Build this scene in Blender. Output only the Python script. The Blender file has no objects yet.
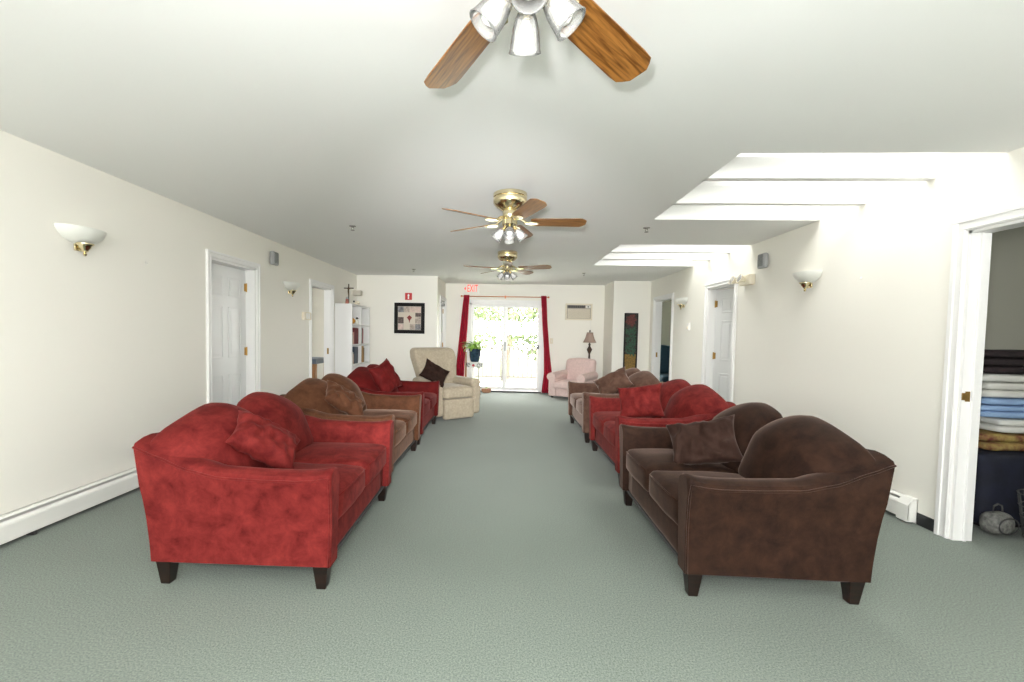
import bpy, bmesh, math, random
from mathutils import Vector, Matrix, noise
random.seed(7)
PI = math.pi
sc = bpy.context.scene
COL = sc.collection

# ------------------------------------------------------------------ materials
MATS = {}
def mat(name, col, rough=0.6, metal=0.0, sheen=0.0, sheen_tint=None, var=0.0, vscale=8.0, bump=0.0, bscale=60.0,
        emit=None, emit_s=0.0, spec=0.5, var2=None, stretch=None):
    if name in MATS: return MATS[name]
    m = bpy.data.materials.new(name); m.use_nodes = True
    nt = m.node_tree; n = nt.nodes; l = nt.links
    b = n['Principled BSDF']
    b.inputs['Base Color'].default_value = (*col, 1)
    b.inputs['Roughness'].default_value = rough
    b.inputs['Metallic'].default_value = metal
    b.inputs['Specular IOR Level'].default_value = spec
    if sheen:
        b.inputs['Sheen Weight'].default_value = sheen
        b.inputs['Sheen Roughness'].default_value = 0.35
        b.inputs['Sheen Tint'].default_value = (*(sheen_tint or (1, 1, 1)), 1)
    if emit:
        b.inputs['Emission Color'].default_value = (*emit, 1)
        b.inputs['Emission Strength'].default_value = emit_s
    if var or bump:
        tc = n.new('ShaderNodeTexCoord')
        src = tc.outputs['Object']
        if stretch:
            mp = n.new('ShaderNodeMapping'); mp.inputs['Scale'].default_value = stretch
            l.new(src, mp.inputs['Vector']); src = mp.outputs['Vector']
    if var:
        t = n.new('ShaderNodeTexNoise'); t.inputs['Scale'].default_value = vscale
        t.inputs['Detail'].default_value = 6; t.inputs['Roughness'].default_value = 0.6
        l.new(src, t.inputs['Vector'])
        r = n.new('ShaderNodeValToRGB')
        r.color_ramp.elements[0].position = 0.33; r.color_ramp.elements[1].position = 0.68
        lo = var2 or tuple(c * (1 - var) for c in col)
        hi = tuple(min(1, c * (1 + var)) for c in col)
        r.color_ramp.elements[0].color = (*lo, 1); r.color_ramp.elements[1].color = (*hi, 1)
        l.new(t.outputs['Fac'], r.inputs['Fac']); l.new(r.outputs['Color'], b.inputs['Base Color'])
    if bump:
        t2 = n.new('ShaderNodeTexNoise'); t2.inputs['Scale'].default_value = bscale
        t2.inputs['Detail'].default_value = 3
        l.new(src, t2.inputs['Vector'])
        bp = n.new('ShaderNodeBump'); bp.inputs['Strength'].default_value = bump
        bp.inputs['Distance'].default_value = 0.01
        l.new(t2.outputs['Fac'], bp.inputs['Height']); l.new(bp.outputs['Normal'], b.inputs['Normal'])
    MATS[name] = m
    return m

def glass_mat(name, trans=0.8, tint=(1, 1, 1), gloss=0.1, white=0.1, rough=0.02):
    """thin glass: clear, a little mirror reflection, a little milky scatter"""
    m = bpy.data.materials.new(name); m.use_nodes = True
    nt = m.node_tree; n = nt.nodes; l = nt.links
    n.remove(n['Principled BSDF']); out = n['Material Output']
    tr = n.new('ShaderNodeBsdfTransparent'); tr.inputs['Color'].default_value = (*tint, 1)
    gl = n.new('ShaderNodeBsdfGlossy'); gl.inputs['Roughness'].default_value = rough
    df = n.new('ShaderNodeBsdfDiffuse'); df.inputs['Color'].default_value = (0.9, 0.9, 0.88, 1)
    fr = n.new('ShaderNodeFresnel'); fr.inputs['IOR'].default_value = 1.25
    mth = n.new('ShaderNodeMath'); mth.operation = 'ADD'; mth.inputs[1].default_value = gloss; mth.use_clamp = True
    l.new(fr.outputs['Fac'], mth.inputs[0])
    m1 = n.new('ShaderNodeMixShader'); m1.inputs['Fac'].default_value = white
    l.new(tr.outputs[0], m1.inputs[1]); l.new(df.outputs[0], m1.inputs[2])
    m2 = n.new('ShaderNodeMixShader')
    l.new(mth.outputs[0], m2.inputs['Fac']); l.new(m1.outputs[0], m2.inputs[1]); l.new(gl.outputs[0], m2.inputs[2])
    l.new(m2.outputs[0], out.inputs['Surface'])
    MATS[name] = m
    return m

def wood_mat(name, c1, c2, scale=3.0, rough=0.35, axis=(1, 12, 12)):
    m = bpy.data.materials.new(name); m.use_nodes = True
    nt = m.node_tree; n = nt.nodes; l = nt.links; b = n['Principled BSDF']
    tc = n.new('ShaderNodeTexCoord'); mp = n.new('ShaderNodeMapping'); mp.inputs['Scale'].default_value = axis
    l.new(tc.outputs['Object'], mp.inputs['Vector'])
    t = n.new('ShaderNodeTexNoise'); t.inputs['Scale'].default_value = scale; t.inputs['Detail'].default_value = 8
    t.inputs['Distortion'].default_value = 0.6
    l.new(mp.outputs['Vector'], t.inputs['Vector'])
    r = n.new('ShaderNodeValToRGB')
    e = r.color_ramp.elements
    e[0].position = 0.36; e[0].color = (*c1, 1); e[1].position = 0.62; e[1].color = (*c2, 1)
    l.new(t.outputs['Fac'], r.inputs['Fac']); l.new(r.outputs['Color'], b.inputs['Base Color'])
    b.inputs['Roughness'].default_value = rough
    MATS[name] = m
    return m

def velvet(name, lo, hi, tint, sheen):
    """pile fabric: blotches where the nap was brushed, plus a fine grain"""
    m = bpy.data.materials.new(name); m.use_nodes = True
    nt = m.node_tree; n = nt.nodes; l = nt.links; b = n['Principled BSDF']
    tc = n.new('ShaderNodeTexCoord')
    t = n.new('ShaderNodeTexNoise'); t.inputs['Scale'].default_value = 11; t.inputs['Detail'].default_value = 7
    t.inputs['Roughness'].default_value = 0.68; t.inputs['Distortion'].default_value = 0.3
    l.new(tc.outputs['Object'], t.inputs['Vector'])
    r = n.new('ShaderNodeValToRGB'); e = r.color_ramp.elements
    e[0].position = 0.3; e[0].color = (*lo, 1); e[1].position = 0.72; e[1].color = (*hi, 1)
    l.new(t.outputs['Fac'], r.inputs['Fac']); l.new(r.outputs['Color'], b.inputs['Base Color'])
    b.inputs['Roughness'].default_value = 0.8
    b.inputs['Specular IOR Level'].default_value = 0.15
    b.inputs['Sheen Weight'].default_value = sheen
    b.inputs['Sheen Roughness'].default_value = 0.3
    b.inputs['Sheen Tint'].default_value = (*tint, 1)
    t2 = n.new('ShaderNodeTexNoise'); t2.inputs['Scale'].default_value = 180
    l.new(tc.outputs['Object'], t2.inputs['Vector'])
    bp = n.new('ShaderNodeBump'); bp.inputs['Strength'].default_value = 0.12; bp.inputs['Distance'].default_value = 0.004
    l.new(t2.outputs['Fac'], bp.inputs['Height']); l.new(bp.outputs['Normal'], b.inputs['Normal'])
    MATS[name] = m
    return m

M_WALL = mat('wall_paint', (0.87, 0.852, 0.788), 0.75, bump=0.05, bscale=90, spec=0.2)
M_CEIL = mat('ceiling_paint', (0.88, 0.885, 0.875), 0.85, bump=0.04, bscale=70, spec=0.15)
M_TRIM = mat('white_trim_paint', (0.86, 0.86, 0.85), 0.4)
M_DOOR = mat('white_door_paint', (0.82, 0.83, 0.83), 0.4)
M_HEAT = mat('heater_enamel', (0.84, 0.84, 0.80), 0.4)
M_SLOT = mat('dark_slot', (0.05, 0.05, 0.05), 0.7)
M_BASEB = mat('black_vinyl_base', (0.012, 0.013, 0.015), 0.45)
M_BRASS = mat('polished_brass', (0.80, 0.70, 0.46), 0.2, metal=1.0)
M_HINGE = mat('aged_brass', (0.42, 0.26, 0.08), 0.38, metal=0.85)
M_OAK = wood_mat('oak_blade', (0.12, 0.042, 0.008), (0.36, 0.155, 0.036), 5.0, 0.28, (1.2, 18, 18))
M_WALNUT = wood_mat('walnut_blade', (0.11, 0.046, 0.014), (0.26, 0.125, 0.042), 5.0, 0.28, (1.2, 16, 16))
M_LEG = wood_mat('espresso_leg', (0.004, 0.0018, 0.0011), (0.014, 0.005, 0.0025), 4, 0.4)
M_RED = velvet('red_velvet', (0.066, 0.003, 0.003), (0.185, 0.020, 0.017), (1.0, 0.36, 0.32), 0.085)
M_DRED = velvet('dark_red_velvet', (0.07, 0.004, 0.004), (0.13, 0.008, 0.007), (1.0, 0.3, 0.28), 0.10)
M_BROWN = velvet('brown_velvet', (0.008, 0.003, 0.0016), (0.034, 0.0145, 0.008), (1.0, 0.72, 0.60), 0.19)
M_TAN = velvet('tan_velvet', (0.050, 0.018, 0.008), (0.118, 0.047, 0.022), (1.0, 0.72, 0.56), 0.19)
M_BROWN_LIT = velvet('brown_velvet_lit', (0.055, 0.026, 0.016), (0.125, 0.068, 0.048), (1.0, 0.80, 0.70), 0.32)  # brown fabric with the skylight's brightening put into its colour
M_DKPIL = velvet('chocolate_velvet', (0.014, 0.006, 0.004), (0.032, 0.015, 0.010), (1.0, 0.75, 0.6), 0.10)
M_PILBR = velvet('dark_brown_pillow', (0.020, 0.009, 0.006), (0.045, 0.022, 0.016), (1.0, 0.75, 0.66), 0.13)
M_BEIGE = mat('beige_upholstery', (0.42, 0.36, 0.27), 0.85, sheen=0.2, var=0.12, vscale=30, bump=0.2, bscale=120, spec=0.2)
M_PINK = mat('blush_upholstery', (0.72, 0.55, 0.52), 0.85, sheen=0.2, var=0.08, vscale=30, bump=0.15, bscale=120, spec=0.2)
M_GLASS = glass_mat('window_glass', white=0.0, gloss=0.02)
M_SKYG = glass_mat('tinted_skylight_glass', tint=(.68, .685, .68), white=0.0, gloss=0.02)  # tint added to dim the daylight through the skylights
M_SHADE = glass_mat('ribbed_clear_glass', trans=0.8, gloss=0.03, white=0.22, rough=0.12)
M_BULB = mat('frosted_bulb', (0.93, 0.93, 0.92), 0.35)
M_FROST = mat('frosted_sconce_glass', (0.78, 0.79, 0.74), 0.3)
M_GREY = mat('grey_plastic', (0.33, 0.34, 0.34), 0.5)
M_WHITEP = mat('white_plastic', (0.84, 0.83, 0.79), 0.45)
M_IVORY = mat('ivory_plastic', (0.78, 0.72, 0.58), 0.45)
M_CLEAR = glass_mat('lamp_lens', gloss=0.15, white=0.35)
M_CHROME = mat('chrome', (0.28, 0.27, 0.25), 0.35, metal=1.0)
M_CURT = mat('crimson_curtain', (0.40, 0.008, 0.030), 0.75, sheen=0.15, sheen_tint=(1, .4, .5), var=0.15, vscale=14, spec=0.2)
M_ROD = mat('copper_rod', (0.60, 0.24, 0.10), 0.35, metal=0.6)
M_BLACKF = mat('black_frame', (0.008, 0.007, 0.007), 0.5, spec=.15)
M_NAVYPOT = mat('navy_glaze', (0.020, 0.045, 0.075), 0.2, var=0.4, vscale=20)
M_LEAF = mat('plant_leaf', (0.34, 0.56, 0.10), 0.5, var=0.3, vscale=12)
M_SOIL = mat('soil', (0.05, 0.03, 0.02), 0.95)
M_IRON = mat('white_iron', (0.80, 0.80, 0.78), 0.45)
M_TERRA = mat('terracotta', (0.42, 0.22, 0.13), 0.8, var=0.2, vscale=30)
M_LAMPW = mat('carved_dark_wood', (0.045, 0.022, 0.012), 0.4, var=0.4, vscale=25)
M_LSHADE = mat('taupe_lampshade', (0.40, 0.29, 0.24), 0.85, bump=0.1, bscale=150)
M_WOODT = wood_mat('table_wood', (0.28, 0.13, 0.05), (0.42, 0.21, 0.09), 4, 0.45, (8, 8, 1))
M_SHELF = mat('white_laminate', (0.83, 0.83, 0.82), 0.4)
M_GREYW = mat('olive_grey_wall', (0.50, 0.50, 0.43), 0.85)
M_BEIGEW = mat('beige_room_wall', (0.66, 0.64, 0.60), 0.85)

def carpet_mat():
    m = bpy.data.materials.new('green_grey_carpet'); m.use_nodes = True
    nt = m.node_tree; n = nt.nodes; l = nt.links; b = n['Principled BSDF']
    tc = n.new('ShaderNodeTexCoord')
    a = n.new('ShaderNodeTexNoise'); a.inputs['Scale'].default_value = 135; a.inputs['Detail'].default_value = 5; a.inputs['Roughness'].default_value = 0.8
    c = n.new('ShaderNodeTexNoise'); c.inputs['Scale'].default_value = 0.9; c.inputs['Detail'].default_value = 3
    for t in (a, c): l.new(tc.outputs['Object'], t.inputs['Vector'])
    r = n.new('ShaderNodeValToRGB'); e = r.color_ramp.elements
    e[0].position = 0.30; e[0].color = (0.050, 0.064, 0.054, 1); e[1].position = 0.70; e[1].color = (0.265, 0.312, 0.266, 1)
    l.new(a.outputs['Fac'], r.inputs['Fac'])
    r2 = n.new('ShaderNodeValToRGB'); e2 = r2.color_ramp.elements
    e2[0].position = 0.3; e2[0].color = (0.90, 0.90, 0.90, 1); e2[1].position = 0.7; e2[1].color = (1, 1, 1, 1)
    l.new(c.outputs['Fac'], r2.inputs['Fac'])
    mx = n.new('ShaderNodeMix'); mx.data_type = 'RGBA'; mx.blend_type = 'MULTIPLY'; mx.inputs[0].default_value = 1
    l.new(r.outputs['Color'], mx.inputs[6]); l.new(r2.outputs['Color'], mx.inputs[7])
    l.new(mx.outputs[2], b.inputs['Base Color'])
    b.inputs['Roughness'].default_value = 0.95; b.inputs['Specular IOR Level'].default_value = 0.1
    b.inputs['Sheen Weight'].default_value = 0.15
    bp = n.new('ShaderNodeBump'); bp.inputs['Strength'].default_value = 0.35; bp.inputs['Distance'].default_value = 0.004
    l.new(a.outputs['Fac'], bp.inputs['Height']); l.new(bp.outputs['Normal'], b.inputs['Normal'])
    return m
M_CARPET = carpet_mat()

# ------------------------------------------------------------------ mesh helpers
def add_box(bm, lo, hi):
    x0, y0, z0 = lo; x1, y1, z1 = hi
    v = [bm.verts.new(p) for p in ((x0,y0,z0),(x1,y0,z0),(x1,y1,z0),(x0,y1,z0),(x0,y0,z1),(x1,y0,z1),(x1,y1,z1),(x0,y1,z1))]
    for f in ((0,3,2,1),(4,5,6,7),(0,1,5,4),(1,2,6,5),(2,3,7,6),(3,0,4,7)):
        bm.faces.new([v[i] for i in f])
    return v
def box_bm(lo, hi):
    bm = bmesh.new(); add_box(bm, lo, hi); return bm
def add_loft(bm, rings, close_ring=True, caps=True):
    R = [[bm.verts.new(p) for p in r] for r in rings]
    n = len(R[0])
    for a, b in zip(R[:-1], R[1:]):
        for i in range(n if close_ring else n - 1):
            j = (i + 1) % n
            bm.faces.new((a[i], a[j], b[j], b[i]))
    if caps:
        bm.faces.new(list(reversed(R[0]))); bm.faces.new(R[-1])
    return R
def add_lathe(bm, prof, n=24, c=(0, 0, 0), a0=0.0, a1=2 * PI, mtx=None, caps=True):
    """prof: list of (r, z)"""
    full = abs(a1 - a0 - 2 * PI) < 1e-6
    k = n if full else n + 1
    rings = []
    for r, z in prof:
        ring = []
        for i in range(k):
            a = a0 + (a1 - a0) * i / n
            p = Vector((r * math.cos(a), r * math.sin(a), z))
            if mtx is not None: p = mtx @ p
            ring.append(p + Vector(c))
        rings.append(ring)
    add_loft(bm, rings, close_ring=True if full else True, caps=caps)
def add_tube(bm, pts, r, n=8, caps=True):
    pts = [Vector(p) for p in pts]; rings = []
    up = Vector((0, 0, 1))
    for i, p in enumerate(pts):
        t = (pts[min(i + 1, len(pts) - 1)] - pts[max(i - 1, 0)]).normalized()
        ref = up if abs(t.dot(up)) < 0.95 else Vector((1, 0, 0))
        s = t.cross(ref).normalized(); u = s.cross(t)
        rr = r[i] if isinstance(r, (list, tuple)) else r
        rings.append([p + (s * math.cos(2 * PI * k / n) + u * math.sin(2 * PI * k / n)) * rr for k in range(n)])
    add_loft(bm, rings, caps=caps)
def add_rbox(bm, size, r, n=10, c=(0, 0, 0), fn=None):
    """rounded box made of a fine grid; fn(p, (u,v,w)) deforms it"""
    hx, hy, hz = [s / 2 for s in size]
    vmap = {}
    def pt(u, v, w):
        key = (round(u, 5), round(v, 5), round(w, 5))
        if key in vmap: return vmap[key]
        p = Vector((u * hx, v * hy, w * hz))
        q = Vector((max(-hx + r, min(hx - r, p.x)), max(-hy + r, min(hy - r, p.y)), max(-hz + r, min(hz - r, p.z))))
        d = p - q
        if d.length > 1e-9: p = q + d.normalized() * r
        if fn: p = fn(p, (u, v, w))
        vmap[key] = bm.verts.new(p + Vector(c)); return vmap[key]
    # denser near the edges
    g = [-math.cos(PI * i / n) for i in range(n + 1)]
    g = [0.55 * a + 0.45 * (-1 + 2 * i / n) for i, a in enumerate(g)]
    for s in (-1, 1):
        for i in range(n):
            for j in range(n):
                a, b, e, f = g[i], g[i + 1], g[j], g[j + 1]
                for q in (lambda x, y: (s, x, y), lambda x, y: (x, s, y), lambda x, y: (x, y, s)):
                    try: bm.faces.new([pt(*q(a, e)), pt(*q(b, e)), pt(*q(b, f)), pt(*q(a, f))])
                    except ValueError: pass
def obj(name, bm, m, parent=None, smooth=False, bevel=0.0, bseg=2, loc=None, rot=None, sub=0, autosmooth=None):
    bmesh.ops.recalc_face_normals(bm, faces=bm.faces)
    me = bpy.data.meshes.new(name); bm.to_mesh(me); bm.free()
    for mm in (m if isinstance(m, (list, tuple)) else [m]): me.materials.append(mm)
    if smooth:
        for p in me.polygons: p.use_smooth = True
        if autosmooth:
            me.set_sharp_from_angle(angle=math.radians(autosmooth))
    o = bpy.data.objects.new(name, me); COL.objects.link(o)
    if parent is not None: o.parent = parent
    if loc: o.location = loc
    if rot: o.rotation_euler = rot
    if bevel:
        b = o.modifiers.new('bevel', 'BEVEL'); b.width = bevel; b.segments = bseg; b.limit_method = 'ANGLE'; b.angle_limit = math.radians(40)
    if sub:
        s = o.modifiers.new('sub', 'SUBSURF'); s.levels = sub; s.render_levels = sub
    return o
def tag(o, label, cat, group=None):
    o['label'] = label; o['category'] = cat
    if group: o['group'] = group
    return o
def thing(name, label, cat, loc=(0, 0, 0), rotz=0.0, group=None):
    o = bpy.data.objects.new(name, None); COL.objects.link(o)
    o.empty_display_size = 0.1
    o.location = loc; o.rotation_euler = (0, 0, rotz)
    return tag(o, label, cat, group)
def struct(name, bm, m, parent=None, **k):
    o = obj(name, bm, m, parent, **k)
    if parent is None: o['kind'] = 'structure'
    return o
def sempty(name, loc=(0, 0, 0), rotz=0.0):
    o = bpy.data.objects.new(name, None); COL.objects.link(o); o.location = loc; o.rotation_euler = (0, 0, rotz)
    o['kind'] = 'structure'; return o
def copy_tree(o, parent=None):
    c = o.copy(); COL.objects.link(c)
    if parent is not None: c.parent = parent
    for ch in list(o.children): copy_tree(ch, c)
    return c
def text_bm(body, size, depth, mtx):
    cu = bpy.data.curves.new('t', 'FONT'); cu.body = body; cu.size = size; cu.extrude = depth
    cu.align_x = 'CENTER'; cu.align_y = 'CENTER'
    to = bpy.data.objects.new('t', cu); COL.objects.link(to)
    me = bpy.data.meshes.new_from_object(to)
    bm = bmesh.new(); bm.from_mesh(me); bm.transform(mtx)
    bpy.data.objects.remove(to); bpy.data.curves.remove(cu); bpy.data.meshes.remove(me)
    return bm

# ------------------------------------------------------------------ room constants
XL, XR = -2.906, 2.929
H = 2.40
YE = 8.73            # wall section on the left facing the camera
YF = 10.00           # far wall with the sliding door
XRL = -1.31          # recess left side wall
YJ, XJ = 9.18, 2.196 # right jog
YB = -2.6            # wall behind the camera
T = 0.12
W1 = (1.405, 2.83, XR, 4.39)    # skylight wells x0,y0,x1,y1
W2 = (1.39, 5.56, XR, 7.20)
WELLH = 3.05

# floor
struct('floor', box_bm((-6.0, YB - 0.3, -0.12), (6.6, YF + 0.16, 0.0)), M_CARPET)

# ceiling: slab with two skylight openings, and the plaster wells above them
bm = bmesh.new()
def cslab(x0, y0, x1, y1): add_box(bm, (x0, y0, H), (x1, y1, H + 0.14))
cslab(XL - T, YB - T, W2[0], YF + T)
cslab(W2[0], YB - T, XR + T, W1[1]); cslab(W2[0], W1[3], XR + T, W2[1]); cslab(W2[0], W2[3], XR + T, YF + T)
cslab(W2[0], W1[1], W1[0], W1[3])
struct('ceiling', bm, M_CEIL)
for k, (x0, y0, x1, y1) in enumerate((W1, W2)):
    bm = bmesh.new()
    z0, z1 = H + 0.14, WELLH
    add_box(bm, (x0 - 0.1, y0 - 0.1, z0), (x0, y1 + 0.1, z1))
    add_box(bm, (x0, y0 - 0.1, z0), (x1 + T, y0, z1))
    add_box(bm, (x0, y1, z0), (x1 + T, y1 + 0.1, z1))
    gx = x0 + .62
    add_box(bm, (x0 - .1, y0 - .1, z1), (gx, y1 + .1, z1 + .06))
    struct('trim_%d' % (k + 1), bm, M_TRIM)                      # well sides, plus an unseen lid added to cut light on the right wall
    # skylight glazing with its curb
    w = sempty('window_%d' % (k + 2))
    bm = bmesh.new()
    for a, b in (((gx, y0 - .1), (x1 + T, y0 + .02)), ((gx, y1 - .02), (x1 + T, y1 + .1)), ((gx, y0), (gx + .04, y1)), ((x1, y0), (x1 + T, y1))):
        add_box(bm, (a[0], a[1], z1), (b[0], b[1], z1 + .06))
    obj('window_frame', bm, M_TRIM, w)
    obj('window_pane', box_bm((gx + .04, y0 + .02, z1 + .03), (x1, y1 - .02, z1 + .036)), M_SKYG, w)
# painted rafters crossing the wells
for k, (x0, x1, ya, yb) in enumerate(((W1[0], XR, 3.265, 3.33), (W1[0], XR, 3.86, 3.925), (W2[0], XR, 6.05, 6.115), (W2[0], XR, 6.61, 6.675))):
    struct('trim_%d' % (k + 3), box_bm((x0 - 0.02, ya, H), (x1 + .03, yb, H + 0.15)), M_TRIM, bevel=0.004)

def wall_with_holes(name, axis, pos, thick, a0, a1, z1, holes, m):
    """axis 'x': wall plane at x=pos (thick away from the room), running along y"""
    bm = bmesh.new()
    def seg(s0, s1, za, zb):
        if s1 - s0 < 1e-4 or zb - za < 1e-4: return
        p0, p1 = sorted((pos, pos + thick))
        if axis == 'x': add_box(bm, (p0, s0, za), (p1, s1, zb))
        else: add_box(bm, (s0, p0, za), (s1, p1, zb))
    cur = a0
    for (h0, h1, hz0, hz1) in sorted(holes):
        seg(cur, h0, 0, z1)
        seg(h0, h1, 0, hz0); seg(h0, h1, hz1, z1)
        cur = h1
    seg(cur, a1, 0, z1)
    return struct(name, bm, m)

DL1 = (4.31, 5.12); DL2 = (6.63, 7.43); DH = 1.99
DR1 = (2.2, 3.02); DR2 = (5.885, 6.635); DR3 = (8.0, 8.88)
wall_with_holes('wall_left', 'x', XL, -T, YB, YE, H, [(*DL1, 0, DH), (*DL2, 0, DH)], M_WALL)
wall_with_holes('wall_right', 'x', XR, T, YB, YJ + T, WELLH, [(*DR1, 0, DH), (*DR2, 0, DH), (*DR3, 0, DH)], M_WALL)
wall_with_holes('wall_left_end', 'y', YE, T, XL - T, XRL, H, [], M_WALL)
DL4 = (9.14, 9.90)
wall_with_holes('wall_recess_left', 'x', XRL, -T, YE + T, YF, H, [(*DL4, 0, DH)], M_WALL)
wall_with_holes('wall_right_end', 'y', YJ, T, XJ, XR, H, [], M_WALL)
wall_with_holes('wall_recess_right', 'x', XJ, T, YJ + T, YF, H, [], M_WALL)
SD = (-0.77, 0.85, 1.975)       # sliding door opening
wall_with_holes('wall_far', 'y', YF, T, XRL - T, XJ + T, H, [(SD[0], SD[1], 0, SD[2])], M_WALL)
WB = (-2.6, 2.6, 1.2, 2.05)      # unseen window added behind the camera to let daylight in
wall_with_holes('wall_back', 'y', YB, -T, XL - T, XR + T, H, [WB], M_WALL)
w = sempty('window_1')
bm = bmesh.new()
for x in (-2.6, -0.89, 0.83, 2.54): add_box(bm, (x, YB - .1, 1.2), (x + .06, YB - .04, 2.05))
add_box(bm, (-2.6, YB - .1, 1.2), (2.6, YB - .04, 1.26)); add_box(bm, (-2.6, YB - .1, 1.99), (2.6, YB - .04, 2.05))
obj('window_frame', bm, M_TRIM, w)
obj('window_pane', box_bm((-2.55, YB - .075, 1.25), (2.55, YB - .07, 2.0)), M_GLASS, w)

# ------------------------------------------------------------------ doors
def casing_bm(axis, pos, s, a0, a1, zt, wdt=0.07, th=0.018):
    """flat moulded casing around an opening, on the room side (s = +1/-1 direction into the room)"""
    bm = bmesh.new()
    def bx(u0, u1, z0, z1, t):
        p0, p1 = sorted((pos, pos + s * t))
        if axis == 'x': add_box(bm, (p0, u0, z0), (p1, u1, z1))
        else: add_box(bm, (u0, p0, z0), (u1, p1, z1))
    for (t, i, o) in ((th, 0.0, wdt), (th + 0.008, wdt * 0.62, wdt * 0.97), (th + .004, 0.006, 0.02)):
        bx(a0 - o, a0 - i, 0, zt + i, t); bx(a1 + i, a1 + o, 0, zt + i, t); bx(a0 - o, a1 + o, zt + i, zt + o, t)
    return bm
def jamb_bm(axis, pos, thick, a0, a1, zt, stop_at=None):
    bm = bmesh.new(); t = 0.018
    p0, p1 = sorted((pos, pos + thick))
    def bx(u0, u1, z0, z1, q0=p0, q1=p1):
        if axis == 'x': add_box(bm, (q0, u0, z0), (q1, u1, z1))
        else: add_box(bm, (u0, q0, z0), (u1, q1, z1))
    bx(a0, a0 + t, 0, zt); bx(a1 - t, a1, 0, zt); bx(a0, a1, zt - t, zt)
    return bm
def six_panel(w, h, t=0.035):
    """door slab hung at the origin, along +x, front face at y=0 (towards -y), thickness to +y"""
    bm = bmesh.new(); add_box(bm, (0, 0, 0), (w, t, h))
    sw = 0.105; mw = 0.09; pw = (w - 2 * sw - mw) / 2
    rows = [(0.20, 0.78), (0.96, 1.52), (1.63, h - 0.11)]
    for c in range(2):
        x0 = sw + c * (pw + mw)
        for z0, z1 in rows:
            for (f, s) in ((0.0, -1), (t, 1)):
                def rim(a, b, q, r_, d):
                    y0, y1 = sorted((f, f + s * d)); add_box(bm, (a, y0, q), (b, y1, r_))
                m_ = 0.016
                rim(x0, x0 + m_, z0, z1, .007); rim(x0 + pw - m_, x0 + pw, z0, z1, .007)
                rim(x0 + m_, x0 + pw - m_, z0, z0 + m_, .007); rim(x0 + m_, x0 + pw - m_, z1 - m_, z1, .007)
                rim(x0 + .045, x0 + pw - .045, z0 + .045, z1 - .045, .006)
    return bm
def hinge_bm(z):
    bm = bmesh.new()
    add_box(bm, (-0.034, -0.004, z - 0.045), (-0.004, 0.0, z + 0.045))
    add_box(bm, (0.004, -0.004, z - 0.045), (0.034, 0.0, z + 0.045))
    add_tube(bm, [(0, -0.008, z - 0.05), (0, -0.008, z + 0.05)], 0.008, 10)
    return bm
def knob_bm(x, z, y0, s):
    bm = bmesh.new()
    mtx = Matrix.Rotation(PI / 2 if s < 0 else -PI / 2, 4, 'X')
    add_lathe(bm, [(.001, 0), (.032, 0), (.032, .006), (.012, .01), (.012, .032), (.026, .042), (.028, .055), (.018, .066), (.001, .068)], 20, (x, y0, z), mtx=mtx, caps=False)
    return bm
def make_door(n, axis_pos, side, rng, casing_w=.07, slab=None):
    """side: -1 door in a left wall (wall extends to -x), +1 in a right wall"""
    d = sempty('door_%d' % n)
    obj('door_casing', casing_bm('x', axis_pos, -side, rng[0], rng[1], DH, casing_w), M_TRIM, d, bevel=0.004)
    obj('door_jamb', jamb_bm('x', axis_pos, side * T, rng[0], rng[1], DH), M_TRIM, d)
    return d
# left door 1: closed slab seen through the depth of the wall, hung on the far jamb
d = make_door(1, XL, -1, DL1)
s = obj('door_slab', six_panel(0.768, 1.955), M_DOOR, d, bevel=0.003)
# map: slab +x -> world -y, slab -y (front) -> world +x
s.matrix_basis = Matrix.Translation((XL - 0.105, DL1[1] - 0.021, 0.012)) @ Matrix.Rotation(-PI / 2, 4, 'Z') @ Matrix.Scale(1, 4)
s.matrix_basis = Matrix.Translation((XL - 0.105, DL1[1] - 0.021, 0.012)) @ Matrix(((0, -1, 0, 0), (-1, 0, 0, 0), (0, 0, 1, 0), (0, 0, 0, 1)))
for z in (0.32, 1.02, 1.76):
    obj('hinge', hinge_bm(z), M_HINGE, s)
obj('knob', knob_bm(0.728, 0.95, 0, -1), M_HINGE, s)
# left door 2: open doorway into a side room
d = make_door(2, XL, -1, DL2)
bm = bmesh.new(); add_box(bm, (XL - .065, DL2[1] - .021, .90), (XL - .035, DL2[1] - .018, 1.0)); obj('strike_plate', bm, M_HINGE, d)
# right doorway, close to the camera
d = make_door(3, XR, 1, DR1, 0.085)
obj('door_stop', box_bm((XR + .055, DR1[1] - .03, 0), (XR + .075, DR1[1] - .018, DH - .018)), M_TRIM, d, bevel=.003)
bm = bmesh.new(); add_box(bm, (XR + .022, DR1[1] - .0205, .905), (XR + .05, DR1[1] - .018, .97)); add_box(bm, (XR - .0, DR1[1] - .024, .915), (XR + .022, DR1[1] - .018, .96))
obj('strike_plate', bm, M_HINGE, d)
# right door 2: ajar, hung on the far jamb and swinging into the room behind
d = make_door(4, XR, 1, DR2)
s = obj('door_slab', six_panel(0.708, 1.955), M_DOOR, d, bevel=0.003)
th = math.radians(20)
ex = Vector((math.sin(th), -math.cos(th), 0)); ey = Vector((math.cos(th), math.sin(th), 0))
s.matrix_basis = Matrix.Translation((XR + 0.10, DR2[1] - 0.021, 0.012)) @ Matrix(((ex.x, ey.x, 0, 0), (ex.y, ey.y, 0, 0), (0, 0, 1, 0), (0, 0, 0, 1)))
for z in (0.32, 1.02, 1.76): obj('hinge', hinge_bm(z), M_HINGE, s)
obj('knob', knob_bm(0.65, 0.95, 0, -1), M_HINGE, s)
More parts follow.
